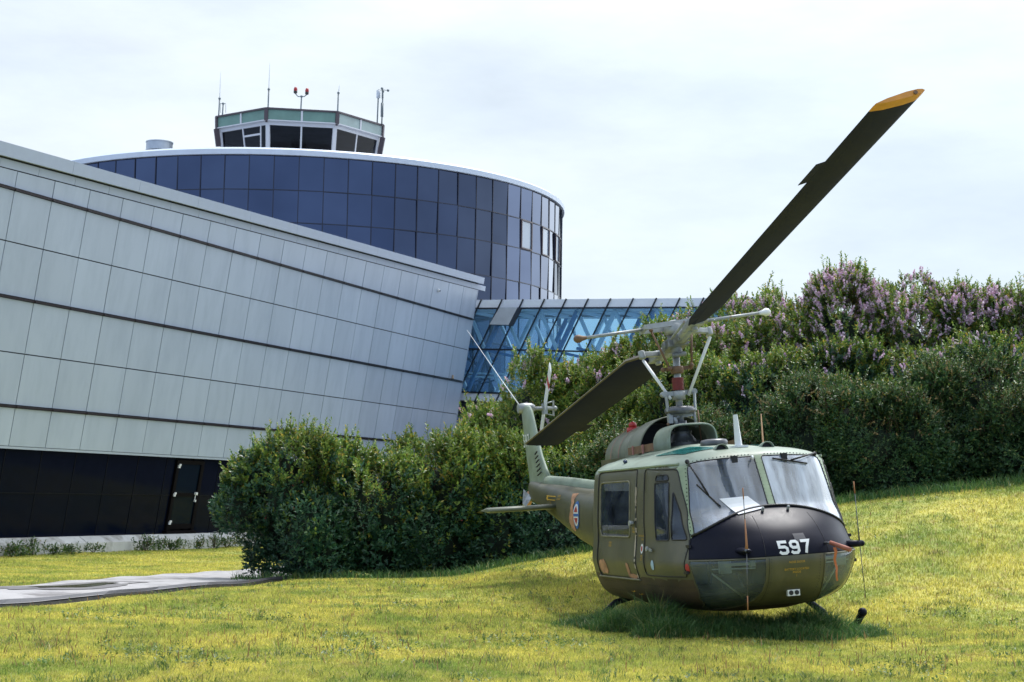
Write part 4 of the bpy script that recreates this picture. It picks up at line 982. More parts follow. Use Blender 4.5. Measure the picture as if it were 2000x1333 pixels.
# fin
FP = [(1.80,-7.15,-8.02),(2.1,-6.72,-7.98),(2.25,-6.66,-7.98),(2.364,-6.80,-8.02),(2.6,-7.05,-8.08),(2.9,-7.25,-8.15),(3.2,-7.42,-8.2),(3.42,-7.56,-8.24),(3.50,-7.62,-8.22),(3.53,-7.72,-8.12)]
def airfoil(le, te, z, th, k=12):
    c = le-te; P = []
    for i in range(k+1): u = (1-math.cos(math.pi*i/k))/2; P.append((le-c*u, th*(1.5*math.sqrt(u)*(1-u)+.04*u), z))
    return P+[(x, -y, z) for x, y, z in P[::-1][1:-1]]
b = MB(); b.loft([airfoil(a, c, z, .115 if z < 3.5 else .06) for z, a, c in FP]); fin = b.build('tail_fin', mOlP, heli)
b = MB()
for i in range(6):
    z = 2.25+i*.075; b.bar((-7.02-i*.02, -.108, z), (-6.86-i*.035, -.085, z+.055), .016, .02, up=(0,1,0))
b.build('vent_louvre', mRub, fin)
b = MB(); b.add([(-6.74-.05*i/8*0, s*.0, 2.2) for s in (-1, 1)], []); 
def finside(x, z): return (x, -.135, z)
text_polys('597', -7.78, 2.78, .34, lambda x, z: (x, -(.095-.05*(-(x)-7.4)), z), mWhP, 'fin_number', fin)
b = MB(); b.tube([(-7.95,0,1.95),(-8.1,0,1.80),(-8.22,0,1.68)], [.07,.05,.03], 8); b.build('tail_skid', mSal, heli)
b = MB(); b.add([(-7.75+.1*random.uniform(-1,1)*0+.16*math.cos(t)*(1+.2*math.sin(5*t)), -.14+.05*math.sin(3*t), 1.80+.20*math.sin(t)*(1+.15*math.cos(4*t))) for t in [2*math.pi*i/20 for i in range(20)]]+[(-7.72,-.23,1.78)], [(i,(i+1)%20,20) for i in range(20)]); so = b.build('wrapped_cloth', mat('grey_plastic_sheet', (.3,.32,.36), .3, var=.5, vscale=10), fin)
b = MB(); b.lathe([(.085,-.12),(.10,.0),(.09,.14),(.05,.2)], (-8.05, .0, 3.50), 14, axis='y'); b.build('tail_gearbox', mGry, fin)
b = MB(); b.tube([(-8.15, -.03, 3.52), (-9.5, -.03, 4.15), (-10.8, -.03, 4.77), (-12.1, -.03, 5.40)], [.011,.007,.005,.003], 6); b.build('whip_antenna', mWhP, fin)
# tail rotor
trh = np.array([-8.1, .40, 3.475])
b = MB(); b.tube([(-8.05, .12, 3.49), tuple(trh+(0,.22,0))], .035, 10); b.box(tuple(trh-(.06,.04,.10)), tuple(trh+(.06,.04,.10))); b.sphere(tuple(trh+(0,.2,0)), .05, 8); b.bar(tuple(trh+(-.02,.17,-.14)), tuple(trh+(.02,.17,.14)), .03, .03); b.tube([tuple(trh+(.0,.17,.13)), tuple(trh+(.03,.03,.10))], .012, 6); b.tube([tuple(trh+(.0,.17,-.13)), tuple(trh+(.03,.03,-.10))], .012, 6)
trb = b.build('tail_rotor', mGry, heli)
for sg in (1, -1):
    dr = np.array([1.08, -.15, .67])*sg; L_ = np.linalg.norm(dr); dn = dr/L_; ch = np.array([-.53, .08, .84]); ch -= dn*(ch@dn); ch /= np.linalg.norm(ch); nn = np.cross(dn, ch); b = MB()
    # blade coloured in bands: white, red, white
    for (a0, a1, mi) in ((.09, .60, 0), (.60, .74, 1), (.74, 1.0, 0)):
        rr = []
        for a in (a0, a1):
            cw_ = .125; p = trh+dr*a; rr.append([tuple(p+ch*cw_*u+nn*v) for u, v in ((-1,.0),(-.5,.010),(.3,.016),(.8,.012),(1,0),(.8,-.012),(.3,-.016),(-.5,-.010))])
        b.loft(rr, mi, True, False)
    b.build('rotor_blade', [mWhP, mRedP], trb)
# elevator
for s in (-1, 1):
    b = MB()
    def er(y): return [(-5.2-.60*u, y, 1.705+t_) for u, t_ in ((0,0),(.03,.032),(.15,.05),(.4,.048),(1,.006),(1,-.006),(.4,-.035),(.15,-.04),(.03,-.028))]
    b.loft([er(s*.2), er(s*1.44), [(x-.02, s*1.47, 1.705+(z-1.705)*.5) for x, y, z in er(s)]], 0, True, True); b.build('elevator', mOlM, boom)

# skids ------------------------------------------------------------------
for s in (-1, 1):
    b = MB(); b.tube([(-1.7, s*1.28, .045), (-1.6, s*1.28, .035), (1.9, s*1.28, .035), (2.15, s*1.28, .09), (2.36, s*1.28, .26)], .045, 12); b.sphere((2.37, s*1.28, .27), .058, 10); b.build('skid', mBk, heli)
for x in (-.45, 1.45):
    b = MB(); b.tube([(x, y, z) for y, z in ((-1.29,.05),(-1.18,.24),(-.95,.42),(-.6,.50),(0,.52),(.6,.50),(.95,.42),(1.18,.24),(1.29,.05))], .042, 10); b.build('cross_tube', mBk, heli)

# engine deck and pylon fairing -------------------------------------------
def shell(prof, name, m_, parent, th=.012):
    b = MB(); b.loft(prof, 0, False, True, closed=False); o = b.build(name, m_, parent); q = o.modifiers.new('thick', 'SOLIDIFY'); q.thickness = th; q.offset = 0; return o
def archp(x, hw, zb, zt_, n=3.2, k=20, dx=0):
    return [(x+dx*math.sin(t), hw*np.sign(math.cos(t))*abs(math.cos(t))**(2/n), zb+(zt_-zb)*abs(math.sin(t))**(2/n)) for t in [math.pi*i/k for i in range(k+1)]]
pf = shell([archp(.42,.335,2.36,2.735,4.5), archp(.38,.345,2.36,2.745,4.5), archp(.15,.37,2.36,2.745,3.8), archp(-.05,.40,2.36,2.74,3.2)], 'pylon_fairing', mOlP, heli)
b = MB(); q = archp(.425,.335,2.38,2.735,4.5); b.tube(q, .012, 6); b.build('fairing_rim', mOlP, pf)
ec = shell([archp(-.22,.54,2.30,2.875,2.3,24), archp(-.26,.545,2.30,2.88,2.3,24), archp(-.7,.545,2.28,2.86,2.3,24), archp(-.9,.52,2.25,2.82,2.2,24)], 'intake_cowl', mOlM, heli)
b = MB(); b.loft([[(x, r*math.cos(t), 2.36+r*.93*math.sin(t)) for t in [2*math.pi*i/30 for i in range(30)]] for x, r in ((-.86,.49),(-.9,.50),(-1.0,.505),(-1.7,.48),(-1.75,.45),(-2.1,.43),(-2.35,.34),(-2.6,.25),(-2.62,.20))]); eng = b.build('engine_cowl', mOlM, heli); MB().prism([(-.84, .5*math.cos(t), 2.34+.47*math.sin(t)) for t in [2*math.pi*i/24 for i in range(24)]], (-.01,0,0)).build('firewall', mPan, eng)
for x, r in ((-1.25, .502), (-1.62, .494)):
    b = MB(); b.loft([[(xx, (r+.006)*math.cos(t), 2.36+(r+.006)*.93*math.sin(t)) for t in [2*math.pi*i/30 for i in range(30)]] for xx in (x-.011, x+.011)], 0, False); b.build('cowl_band', mPink, eng)
b = MB(); b.box((-1.7, -.62, 1.9), (.1, .62, 2.36)); b.build('engine_deck', mOl, heli)
for s in (-1, 1):
    b = MB(); b.bar((-.30, s*.66, 2.43), (.55, s*.62, 2.455), .03, .10)
    for x in (-.1, .3): b.bar((x, s*.67, 2.38), (x, s*.67, 2.50), .02, .025, m=1)
    b.build('deck_rail', [mRust, mPink], heli)
b = MB(); b.lathe([(.0,0),(.055,0),(.06,.04),(.045,.07),(.001,.085)], (-1.45, -.19, 2.80), 12); b.tube([(-1.45,-.19,2.7),(-1.45,-.19,2.80)], .09, 10); b.build('beacon', mat('red_beacon', (.35,.02,.02), .4), eng)
b = MB(); b.lathe([(.24,2.33),(.25,2.44),(.22,2.45),(.23,2.50),(.20,2.52),(.13,2.62),(.14,2.635),(.14,2.66),(.10,2.67),(.085,2.74),(.08,2.80)], (0,0,0), 28)
for k in range(16): t = k*math.pi/8; b.sphere((.225*math.cos(t), .225*math.sin(t), 2.515), .014, 6)
b.build('gearbox', mGryD, heli)
# mast and controls
b = MB(); b.tube([(0,0,2.7),(0,0,3.72)], .048, 16); b.build('mast', mGry, heli)
b = MB(); pr = []
for i in range(19): pr.append((.088 if i % 2 else .066, 3.215+i*.0095))
b.lathe(pr, n=20); b.build('mast_boot', mRedB, heli)
b = MB(); b.lathe([(.085,2.90),(.17,2.885),(.205,2.91),(.21,2.95),(.19,2.985),(.13,2.995),(.12,2.96),(.085,2.95)], n=28); b.build('swashplate', mGryD, heli)
b = MB(); b.lathe([(.088,3.085),(.088,3.20),(.055,3.21)], n=16); b.bar((0,-.22,3.165), (0,.22,3.19), .05, .06); b.lathe([(.04,-.05),(.04,.05)], (0,-.215,3.165), 10, axis='x'); b.lathe([(.04,-.05),(.04,.05)], (0,.215,3.19), 10, axis='x')
b.bar((.05,-.20,3.15),(.06,-.19,2.93),.025,.035); b.bar((.05,.21,3.18),(.06,.20,2.93),.025,.035); b.bar((-.02,-.17,2.86),(.05,.19,2.88),.06,.05); b.box((.0,-.19,2.77),(.07,-.13,2.92)); b.tube([(.08,.17,2.93),(.06,.20,2.70)], .02, 8); b.tube([(.06,-.1,2.86),(.02,-.07,2.72)], .03, 8)
b.build('scissors', mGry, heli)
b = MB(); b.tube([(.08,-.22,2.50),(.08,-.21,2.75)], .012, 6); b.tube([(.12,.23,2.50),(.10,.22,2.93)], .012, 6); b.sphere((.08,-.21,2.76), .022, 8); b.build('control_rod', mRust, heli)
# rotor head
B1 = Vector((0.964, 0.012, 0.2635)).normalized(); B2 = Vector((-0.986, -0.012, -0.158)).normalized(); BB_ = (B1-B2).normalized()
HC = Vector((0, 0, 3.84)); CV = Vector((-.003, .998, .10)).normalized(); NV = BB_.cross(CV).normalized()
if NV.z < 0: NV = -NV
b = MB(); b.bar(HC-BB_*.34, HC+BB_*.34, .17, .10, up=NV); b.bar(HC-BB_*.13, HC+BB_*.13, .30, .12, up=NV); b.tube([HC-NV*.16, HC+NV*.16], [.075,.085], 14); b.tube([HC-CV*.18, HC+CV*.18], .05, 10); b.tube([HC+CV*.10-NV*.16+BB_*.05, HC-CV*.1-NV*.16+BB_*.05], .035, 8)
hub = b.build('rotor_hub', mat('dark_hub_metal', (.17,.18,.18), .45, metal=.3, var=.4, vscale=12), heli); bevel(hub, .012)
for sg, Bv in ((1, B1), (-1, B2)):
    b = MB(); r0 = HC+Bv*.22; b.tube([r0, HC+Bv*.62], .075, 14); b.bar(HC+Bv*.55, HC+Bv*.86, .20, .10, up=NV); b.tube([HC+Bv*.74-NV*.10, HC+Bv*.74+NV*.10], .045, 12)
    lv = CV*sg; b.bar(HC+Bv*.50+lv*.05, HC+Bv*.36+lv*.36, .06, .075, up=NV); b.tube([HC+Bv*.36+lv*.36-NV*.06, HC+Bv*.36+lv*.36+NV*.05], .05, 10)
    gp = b.build('blade_grip', mGry, hub); bevel(gp, .012)
    b = MB(); p0 = HC+Bv*.9-lv*.2; b.tube([HC+Bv*.25-lv*.14, HC+Bv*.88-lv*.18], .018, 8); b.build('drag_brace', mGry, hub)
pl = HC+B1*.36+CV*.36; pr_ = HC+B2*.36-CV*.36
for a_, c_ in (((.03, .13, 3.14), pl-NV*.08), ((.03, -.13, 3.10), pr_-NV*.08)):
    b = MB(); b.tube([a_, c_], .022, 10); b.build('pitch_link', mWhP, heli)
# blades: constant chord, twisted, lower skin dark
mBlU = mat('rotor_blade_lower_skin', (.008,.011,.036), .6, var=.2, vscale=.9, spec=.10, dirt=(.013,.017,.046), dscale=.8, dth=(.45,.7)); mBlE = mat('blade_leading_edge', (.10,.085,.055), .45, metal=.3, var=.3, vscale=6)
def blade(Bv, sg, tiporange, nm='rotor_blade'):
    """chord vector: leading edge towards CV*sg, nose up"""
    ch0 = (CV*sg - Bv*(CV*sg).dot(Bv)).normalized(); n0 = Bv.cross(ch0); n0 = n0 if n0.z > 0 else -n0
    sec = [(.34,0),(.322,.024),(.27,.040),(.13,.046),(-.11,.030),(-.262,.004),(-.262,-.004),(-.11,-.024),(.13,-.032),(.27,-.026),(.322,-.015)]
    b = MB(); rs = [(.80,.42),(1.15,.9),(1.5,1.)]+[(r, 1.) for r in np.linspace(2, 6.35, 14)]+[(6.55,1.)]+[(6.64,1.)]+[(6.70,.97)]
    rings = []
    for r, sc in rs:
        pit = rad(19-9*(r/6.7)); c = ch0*math.cos(pit)+n0*math.sin(pit); nn = n0*math.cos(pit)-ch0*math.sin(pit); droop = .0
        cc = HC+Bv*r; rings.append([cc+c*(u*(sc if u < 0 else min(1, sc+.2)))+nn*v*(1.5 if sc < 1 and r < 2 else 1)*(1 if r < 6.69 else .8) for u, v in sec])
    n_ = len(sec); b.loft(rings, 0, True, True)
    for i in range(len(b.f)): 
        f = b.f[i]; 
        if len(f) == 4:
            k = f[0] % n_; row = f[0]//n_
            if k in (0, 10): b.m[i] = 1
            if tiporange and row >= len(rs)-3: b.m[i] = 2
        elif i == len(b.f)-1 and tiporange: b.m[i] = 2
        if len(f) == 4: b.sm[i] = (f[0] % n_) not in (4, 5, 6)
    o = b.build(nm, [mBlU, mBlE, mOrg], hub); es = o.modifiers.new('es', 'EDGE_SPLIT'); es.split_angle = rad(40)
    pit = rad(19-9*.78); c = ch0*math.cos(pit)+n0*math.sin(pit); nn = n0*math.cos(pit)-ch0*math.sin(pit)
    q = [HC+Bv*a+c*d for a, d in ((5.02,-.255),(5.50,-.255),(5.50,-.385),(5.02,-.385))]; MB().prism([p-nn*.003 for p in q], nn*.006).build('trim_tab', mBlU, o)
    cc = HC+Bv*6.70; pit = rad(10); c = ch0*math.cos(pit)+n0*math.sin(pit); nn = n0*math.cos(pit)-ch0*math.sin(pit)
    b = MB(); b.tube([cc+c*.22-Bv*.02, cc+c*.22+Bv*.015], .022, 10); b.build('tip_weight', mRust if tiporange else mBlE, o)
    return o
blade(B1, 1, True); blade(B2, -1, False)
# stabiliser bar
SC = Vector((0, 0, 4.10)); Lb = 1.36
b = MB()
for q in (-.10, .10): b.bar(SC+BB_*q-CV*.42, SC+BB_*q+CV*.42, .022, .07, up=NV)
b.bar(SC-CV*.44-BB_*.12, SC-CV*.44+BB_*.12, .05, .06, up=NV); b.bar(SC+CV*.44-BB_*.12, SC+CV*.44+BB_*.12, .05, .06, up=NV)
b.lathe([(.12,3.97),(.14,4.02),(.13,4.10),(.09,4.15),(.03,4.17)], n=20)
b.tube([SC-CV*.44, SC-CV*(Lb-.04)], .023, 12); b.tube([SC+CV*.44, SC+CV*(Lb-.04)], .023, 12); sb = b.build('stabiliser_bar', mGry, hub)
for sg, m_ in ((-1, mRust), (1, mWhP)):
    b = MB(); c = SC+CV*Lb*sg; b.tube([c-CV*.10*sg, c-CV*.04*sg, c-CV*.0*sg, c+CV*.05*sg, c+CV*.075*sg], [.024,.036,.056,.05,.022], 14); b.build('bar_weight', m_, sb)
b = MB()
for s in (-1, 1): b.tube([SC+CV*s*.30-BB_*.1, HC+CV*s*.16-NV*.32], .017, 8); b.sphere(HC+CV*s*.16-NV*.32, .035, 8); b.sphere(SC+CV*s*.30-BB_*.1, .035, 8)
b.build('mixing_link', mRust, hub)
b = MB(); b.lathe([(.08,3.44),(.09,3.46),(.09,3.52),(.08,3.54)], n=16); b.bar((0,-.20,3.50),(0,.20,3.52),.04,.05); b.sphere((0,-.2,3.50), .035, 8); b.sphere((0,.2,3.52), .035, 8); b.build('mast_collar', mRust, hub)

# roof furniture ---------------------------------------------------------
def rp3(x, y, d=0): p = s_top(x, y); return (p[0], p[1], p[2]+d)
for x, y in ((2.10, -.30), (2.10, .30)):
    z = rp3(x, y)[2]; b = MB(); b.loft([[(x+dx, y+hw*math.cos(t), z-.01+h*math.sin(t)) for t in [math.pi*i/12 for i in range(13)]] for dx, hw, h in ((.06,.085,.075),(-.02,.08,.07),(-.14,.06,.04),(-.2,.03,.01))], 0, False, True, closed=False)
    o = b.build('vent_scoop', mOlP, fus); q = o.modifiers.new('t', 'SOLIDIFY'); q.thickness = .008
    MB().add([(x+.0, y+.075*math.cos(t), z-.01+.066*math.sin(t)) for t in [math.pi*i/12 for i in range(13)]], [tuple(range(13))]).build('scoop_opening', mPan, o)
b = MB(); zt_ = rp3(1.95, 0)[2]; b.loft([[(1.95+dx+cx*u, w_*v, z) for u, v in ((.5,0),(.3,.8),(0,1),(-.5,.2),(-.5,-.2),(0,-1),(.3,-.8))] for z, cx, w_, dx in ((zt_-.02,.20,.045,0),(zt_+.03,.18,.038,0),(zt_+.40,.13,.018,-.03))], 0, True, False); b.box((1.8,-.07,zt_-.01),(2.1,.07,zt_+.015)); b.build('blade_antenna', mWhP, fus)
zt_ = rp3(2.0, .31)[2]; b = MB(); b.tube([(2.0,.31,zt_),(2.0,.31,zt_+.03),(2.0,.31,zt_+.40)], [.022,.012,.007], 8); b.build('roof_whip', mat('tan_whip', (.55,.33,.18), .6), fus)
z_ = rp3(1.2, -.02)[2]; b = MB(); b.lathe([(.17,z_-.02),(.18,z_+.03),(.16,z_+.06),(.10,z_+.07)], (1.2,-.02,0), 20); b.build('roof_disc', mGryD, fus)
b = MB(); b.sphere(off(s_side(.35, 2.27), .02), .035, 8, sc=(1.6, .8, .8)); b.build('position_light', mat('dark_blue_lamp', (.01,.03,.08), .2), fus)
# wipers
def wiper(P0, P1, Pa, Pb, nm='wiper'):
    b = MB(); f_ = lambda p, d: off(s_front(*p), d); b.sphere(f_(P0, .02), .03, 8); m0 = ((Pa[0]+Pb[0])/2, (Pa[1]+Pb[1])/2)
    b.tube([f_(P0, .035), f_(((P0[0]+m0[0])/2, (P0[1]+m0[1])/2), .05), f_(m0, .035)], .011, 6)
    b.tube([f_((Pa[0]+(Pb[0]-Pa[0])*t, Pa[1]+(Pb[1]-Pa[1])*t), .018) for t in np.linspace(0, 1, 8)], .011, 6); b.build(nm, mRub, heli)
wiper((-.83, 2.20), None, (-.80, 1.93), (-.615, 1.66)); wiper((.80, 2.205), None, (.62, 2.10), (.18, 2.185))
for y in (-.30, .34): p = np.array(s_front(y, 2.215)); b = MB(); b.box(tuple(p-(.03,.035,.05)), tuple(p+(.03,.035,.035))); b.build('glass_clip', mRub, heli)
b = MB(); p = s_front(-.09, 2.20); b.tube([off(p, .0), off(p, .07), off(s_front(-.11, 2.15), .10)], .008, 6); b.sphere(off(p, .05), .018, 6); b.build('thermometer_probe', mWhP, heli)
# nose aerials and pitot
b = MB(); b.loft([[(3.14+dx, -.60+.02*dx+r*math.cos(t), 1.155+r*.62*math.sin(t)) for t in [2*math.pi*i/14 for i in range(14)]] for dx, r in ((0,.05),(.08,.062),(.2,.06),(.30,.045),(.34,.02))], 0, True, True); fa = b.build('aerial_fairing', mBk, made[1])
ax_ = 3.44
b = MB(); b.tube([(ax_,-.61,1.16),(ax_,-.605,1.24),(ax_,-.603,1.52)], [.022,.014,.006], 8, 1); b.tube([(ax_,-.603,1.52),(ax_,-.601,1.74)], .005, 6, 0); b.tube([(ax_,-.601,1.74),(ax_,-.600,1.87)], .007, 6, 1)
b.tube([(ax_,-.61,1.16),(ax_,-.64,.66)], .006, 6, 0); b.tube([(ax_,-.64,.66),(ax_,-.65,.49)], .008, 6, 1); b.sphere((ax_,-.61,1.16), .028, 8, 0); b.build('homing_aerial', [mGryD, mat('orange_brown_tip', (.34,.15,.06), .6)], fa)
b = MB(); b.tube([(3.02,.72,1.14),(3.10,.90,1.135),(3.10,.975,1.135)], [.042,.04,.036], 12); b.sphere((3.10,.98,1.135), .038, 10); fb_ = b.build('aerial_arm', mBk, made[1])
b = MB(); b.tube([(3.10,.955,1.14),(3.10,.950,1.36),(3.10,.945,1.72)], [.012,.006,.005], 6, 0); b.tube([(3.10,.945,1.72),(3.10,.942,1.86)], .008, 6, 1); b.tube([(3.10,.955,1.13),(3.10,.975,.50)], .005, 6, 0); b.build('homing_aerial', [mGryD, MATS['orange_brown_tip']], fb_)
b = MB(); p = Vector(s_front(.40, 1.18)); b.tube([p, (3.46,.42,1.18)], .014, 8, 1); b.tube([(3.44,.42,1.185),(3.60,.52,1.12),(3.66,.56,1.095)], [.024,.028,.026], 10, 0); pt = b.build('pitot_cover', [mat('red_brown_leather', (.30,.10,.06), .6, var=.2, vscale=14), mGryD], made[1])
b = MB(); V = []
for i in range(9): t = i/8; V += [(3.50+.012*math.sin(i*1.3), .44+.008*math.sin(i*1.7)-.018*(1-.5*t), 1.13-.38*t), (3.50+.012*math.sin(i*1.3)+.004, .44+.008*math.sin(i*1.7)+.018*(1-.5*t), 1.13-.38*t)]
b.add(V, [(2*i, 2*i+1, 2*i+3, 2*i+2) for i in range(8)]); o = b.build('warning_ribbon', mat('orange_ribbon', (.50,.15,.05), .7), pt); q = o.modifiers.new('t', 'SOLIDIFY'); q.thickness = .003
# paper on the glareshield, lying in the cockpit
pp = thing('paper_sheet', 'white sheet of paper at the foot of the windshield above the black nose', 'paper')
P_ = [(2.66,-.60,1.56), (2.66,-.20,1.56), (2.40,-.24,1.83), (2.40,-.56,1.83)]
P_ = [off(s_front(y, z), .012) for y, z in ((-.46,1.545),(-.12,1.60),(-.27,1.755),(-.60,1.745))]
cen = HO+HM@Vector((2.64,-.3,1.6)); pp.location = cen
q_ = [Vector(p) for p in P_]; V_ = [tuple(HO+HM@Vector(off(s_front(*[(a*(1-v)+b*v) for a, b in zip([(q_[0][j]*(1-u)+q_[1][j]*u) for j in (1, 2)], [(q_[3][j]*(1-u)+q_[2][j]*u) for j in (1, 2)])]), .012))-cen) for v in np.linspace(0, 1, 6) for u in np.linspace(0, 1, 6)]
MB().add(V_, [(i*6+j, i*6+j+1, i*6+j+7, i*6+j+6) for i in range(5) for j in range(5)]).build('sheet', mat('white_paper', (.85,.86,.88), .7), pp).modifiers.new('t', 'SOLIDIFY').thickness = .003
# ------------------------------------------------------------------ shrubs
def nrm(a): return a/np.maximum(np.linalg.norm(a, axis=-1, keepdims=True), 1e-9)
def leaves(P, D, L_, W_, k=7, spread=.9, hang=0.):
    """whorls: P (n,3) bases, D (n,3) shoot directions; k leaves per shoot; every leaf a folded diamond of two faces"""
    n = len(P); P = np.repeat(P, k, 0); D = np.repeat(D, k, 0); N_ = n*k
    if not np.isscalar(L_): W_ = np.repeat(W_, k)[:, None]; L_ = np.repeat(L_, k)[:, None]
    a = nrm(np.cross(D, rng.normal(size=(N_, 3)))); t = np.tile(np.linspace(0, 1, k), n)[:, None]
    dr = nrm(D*(1-.55*spread*(1-t)) + a*spread*(1.1-.55*t) + np.array([0, 0, -hang])); base = P + D*L_*1.5*t
    ll = L_*rng.uniform(.65, 1.25, (N_, 1))*(1-.35*t); side = nrm(np.cross(dr, D+.05*rng.normal(size=(N_, 3)))); up = nrm(np.cross(side, dr)); ww = W_*ll/L_
    mid = base+dr*ll*.48; tip = base+dr*ll+up*ll*-.12
    V = np.stack([base, mid+side*ww/2+up*ww*.18, tip, mid-side*ww/2+up*ww*.18], 1).reshape(-1, 3); o = np.arange(N_)[:, None]*4
    return V, np.concatenate([o+np.array([[0,1,2]]), o+np.array([[0,2,3]])])
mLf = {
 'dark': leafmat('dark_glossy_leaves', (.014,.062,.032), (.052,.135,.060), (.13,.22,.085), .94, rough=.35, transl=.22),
 'top':  leafmat('sunlit_leaves', (.06,.15,.03), (.27,.36,.055), (.50,.38,.07), .93, rough=.4, transl=.42),
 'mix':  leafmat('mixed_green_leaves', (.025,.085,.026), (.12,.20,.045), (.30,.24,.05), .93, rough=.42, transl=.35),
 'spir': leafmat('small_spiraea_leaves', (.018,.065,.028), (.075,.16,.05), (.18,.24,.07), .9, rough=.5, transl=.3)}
mTwig = mat('brown_twigs', (.07,.045,.03), .8); mLil = leafmat('lilac_petals', (.66,.38,.55), (.92,.70,.84), (.97,.88,.93), .85, rough=.6, transl=.3, spec=.2); mSeed = leafmat('tan_seed_heads', (.22,.16,.07), (.42,.32,.17), None, rough=.8, transl=.15, spec=.1); mBerry = mat('red_berries', (.25,.02,.02), .35)
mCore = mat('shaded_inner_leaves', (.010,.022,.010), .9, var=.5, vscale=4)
def shrub(cx, cy, rx, ry, ztop, kind='mix', n=1500, extra=(), foot=.86, flowers=0, seeds=0, berries=0, label='', name='lilac_shrub', leafL=.105, lobes=7, seed=0, topbright=.45, droop=0, group='shrubs of the dense hedge'):
    r_ = np.random.default_rng(seed); g0 = float(gz(cx, cy)); h = ztop-g0; n = int(n*2.3); flowers = int(flowers*2.2); root = thing(name, label, 'shrub', (cx, cy, g0), group)
    # lobes: overlapping ellipsoids
    lb = [(0, 0, h*.50, rx*.80, ry*.80, h*.48), (0, 0, h*.22, rx*foot, ry*foot, h*.34)]+list(extra)
    for i in range(lobes):
        a = 2*math.pi*i/lobes+r_.uniform(-.3, .3); q = r_.uniform(.40, .60); s = r_.uniform(.40, .58); lb.append((rx*q*math.cos(a), ry*q*math.sin(a), h*r_.uniform(.22, .66), rx*s, ry*s, h*s*.72))
    for i in range(lobes//2): lb.append((rx*r_.uniform(-.5,.5), ry*r_.uniform(-.4,.4), h*r_.uniform(.62,.72), rx*r_.uniform(.28,.4), ry*.35, h*r_.uniform(.24,.28)))
    lb = np.array(lb)
    pts = []; nr = []
    per = n*2//len(lb)+1
    for l_ in lb:
        d = nrm(r_.normal(size=(per*2, 3))); d[:, 2] = np.where(d[:, 2] < -.8, -d[:, 2], d[:, 2]); 
        ph = r_.uniform(0, 6, 6); ns = 1+.09*np.sin(4*d[:, 0]+ph[0])*np.sin(5*d[:, 1]+ph[1])+.07*np.sin(9*d[:, 2]+ph[2])*np.sin(8*d[:, 0]+ph[3])
        rr = (1-r_.exponential(.06, len(d)))*ns; p = d*rr[:, None]*l_[3:6]+l_[:3]; nn = nrm(d/l_[3:6])
        ins = np.zeros(len(p), bool)
        for o_ in lb:
            q = (p-o_[:3])/o_[3:6]; ins |= (q**2).sum(1) < .72
        pts.append(p[~ins]); nr.append(nn[~ins])
    p = np.concatenate(pts); nn = np.concatenate(nr); p[:, 2] = np.where(p[:, 2] < .02, r_.uniform(.02, .3, len(p)), p[:, 2]); sel = (p[:, 2] > .0); p = p[sel]; nn = nn[sel]
    if len(p) > n: s_ = r_.choice(len(p), n, replace=False); p = p[s_]; nn = nn[s_]
    q6 = r_.uniform(0, 6, 6); nf = (np.sin(p[:, 0]*4.3+q6[0]+p[:, 2]*1.7)+np.sin(p[:, 2]*5.1+q6[1])+np.sin(p[:, 1]*4.7+q6[2]+p[:, 0]*2)+.8*np.sin(p[:, 0]*9.7+q6[3])*np.sin(p[:, 2]*8.9+q6[4]))/2.2
    keep = ~((nf < -.45) & (r_.uniform(0, 1, len(p)) < .62)); p, nn, nf = p[keep], nn[keep], nf[keep]; p = p+nn*(.13*nf)[:, None]; p[:, 2] = np.maximum(p[:, 2], .02)
    lsz = leafL*(1+.22*np.sin(p[:, 0]*2.3+q6[5])*np.sin(p[:, 2]*2.9+q6[0]))*r_.uniform(.75, 1.3, len(p))
    D = nrm(nn*.75+np.array([0, 0, .75-droop])+.35*r_.normal(size=p.shape)); kk = p[:, 2]/h
    tb = (kk+.25*r_.normal(size=len(p))) > (1-topbright)  # sunlight on the crowns put into the colour: brighter leaves high up
    # stray shoots above the outline
    ns = max(16, n//22); i_ = r_.choice(np.flatnonzero(kk > .6) if (kk > .6).sum() > ns else np.arange(len(p)), ns); sp = []; sdn = []
    tw = MB()
    for j in i_:
        d = nrm(nn[j]*.5+np.array([0, 0, 1.])+.25*r_.normal(size=3)); L_ = r_.uniform(.10, .26)+min(.28, r_.exponential(.08)); tw.tube([tuple(p[j]-d*.2), tuple(p[j]+d*L_)], .006, 4, cap=False)
        for q in np.arange(.25, 1.01, .25): sp.append(p[j]+d*L_*q); sdn.append(d)
    P2 = np.array(sp); D2 = np.array(sdn)
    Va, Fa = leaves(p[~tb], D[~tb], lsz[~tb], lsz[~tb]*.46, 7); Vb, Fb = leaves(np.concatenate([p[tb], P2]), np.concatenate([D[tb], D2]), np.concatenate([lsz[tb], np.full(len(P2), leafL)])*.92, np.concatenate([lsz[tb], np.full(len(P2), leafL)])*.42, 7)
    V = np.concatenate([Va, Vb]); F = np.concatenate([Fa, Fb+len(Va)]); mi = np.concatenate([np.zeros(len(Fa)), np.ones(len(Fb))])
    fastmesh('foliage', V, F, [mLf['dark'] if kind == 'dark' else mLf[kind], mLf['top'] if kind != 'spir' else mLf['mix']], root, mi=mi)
    # dim interior leaves and limbs
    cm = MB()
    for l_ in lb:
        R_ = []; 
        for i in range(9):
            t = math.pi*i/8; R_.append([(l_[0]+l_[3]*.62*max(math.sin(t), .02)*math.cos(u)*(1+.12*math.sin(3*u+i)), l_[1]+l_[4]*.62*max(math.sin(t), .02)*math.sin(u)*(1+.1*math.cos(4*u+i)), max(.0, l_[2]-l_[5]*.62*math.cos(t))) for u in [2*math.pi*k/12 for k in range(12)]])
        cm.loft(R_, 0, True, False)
    cm.build('inner_growth', mCore, root)
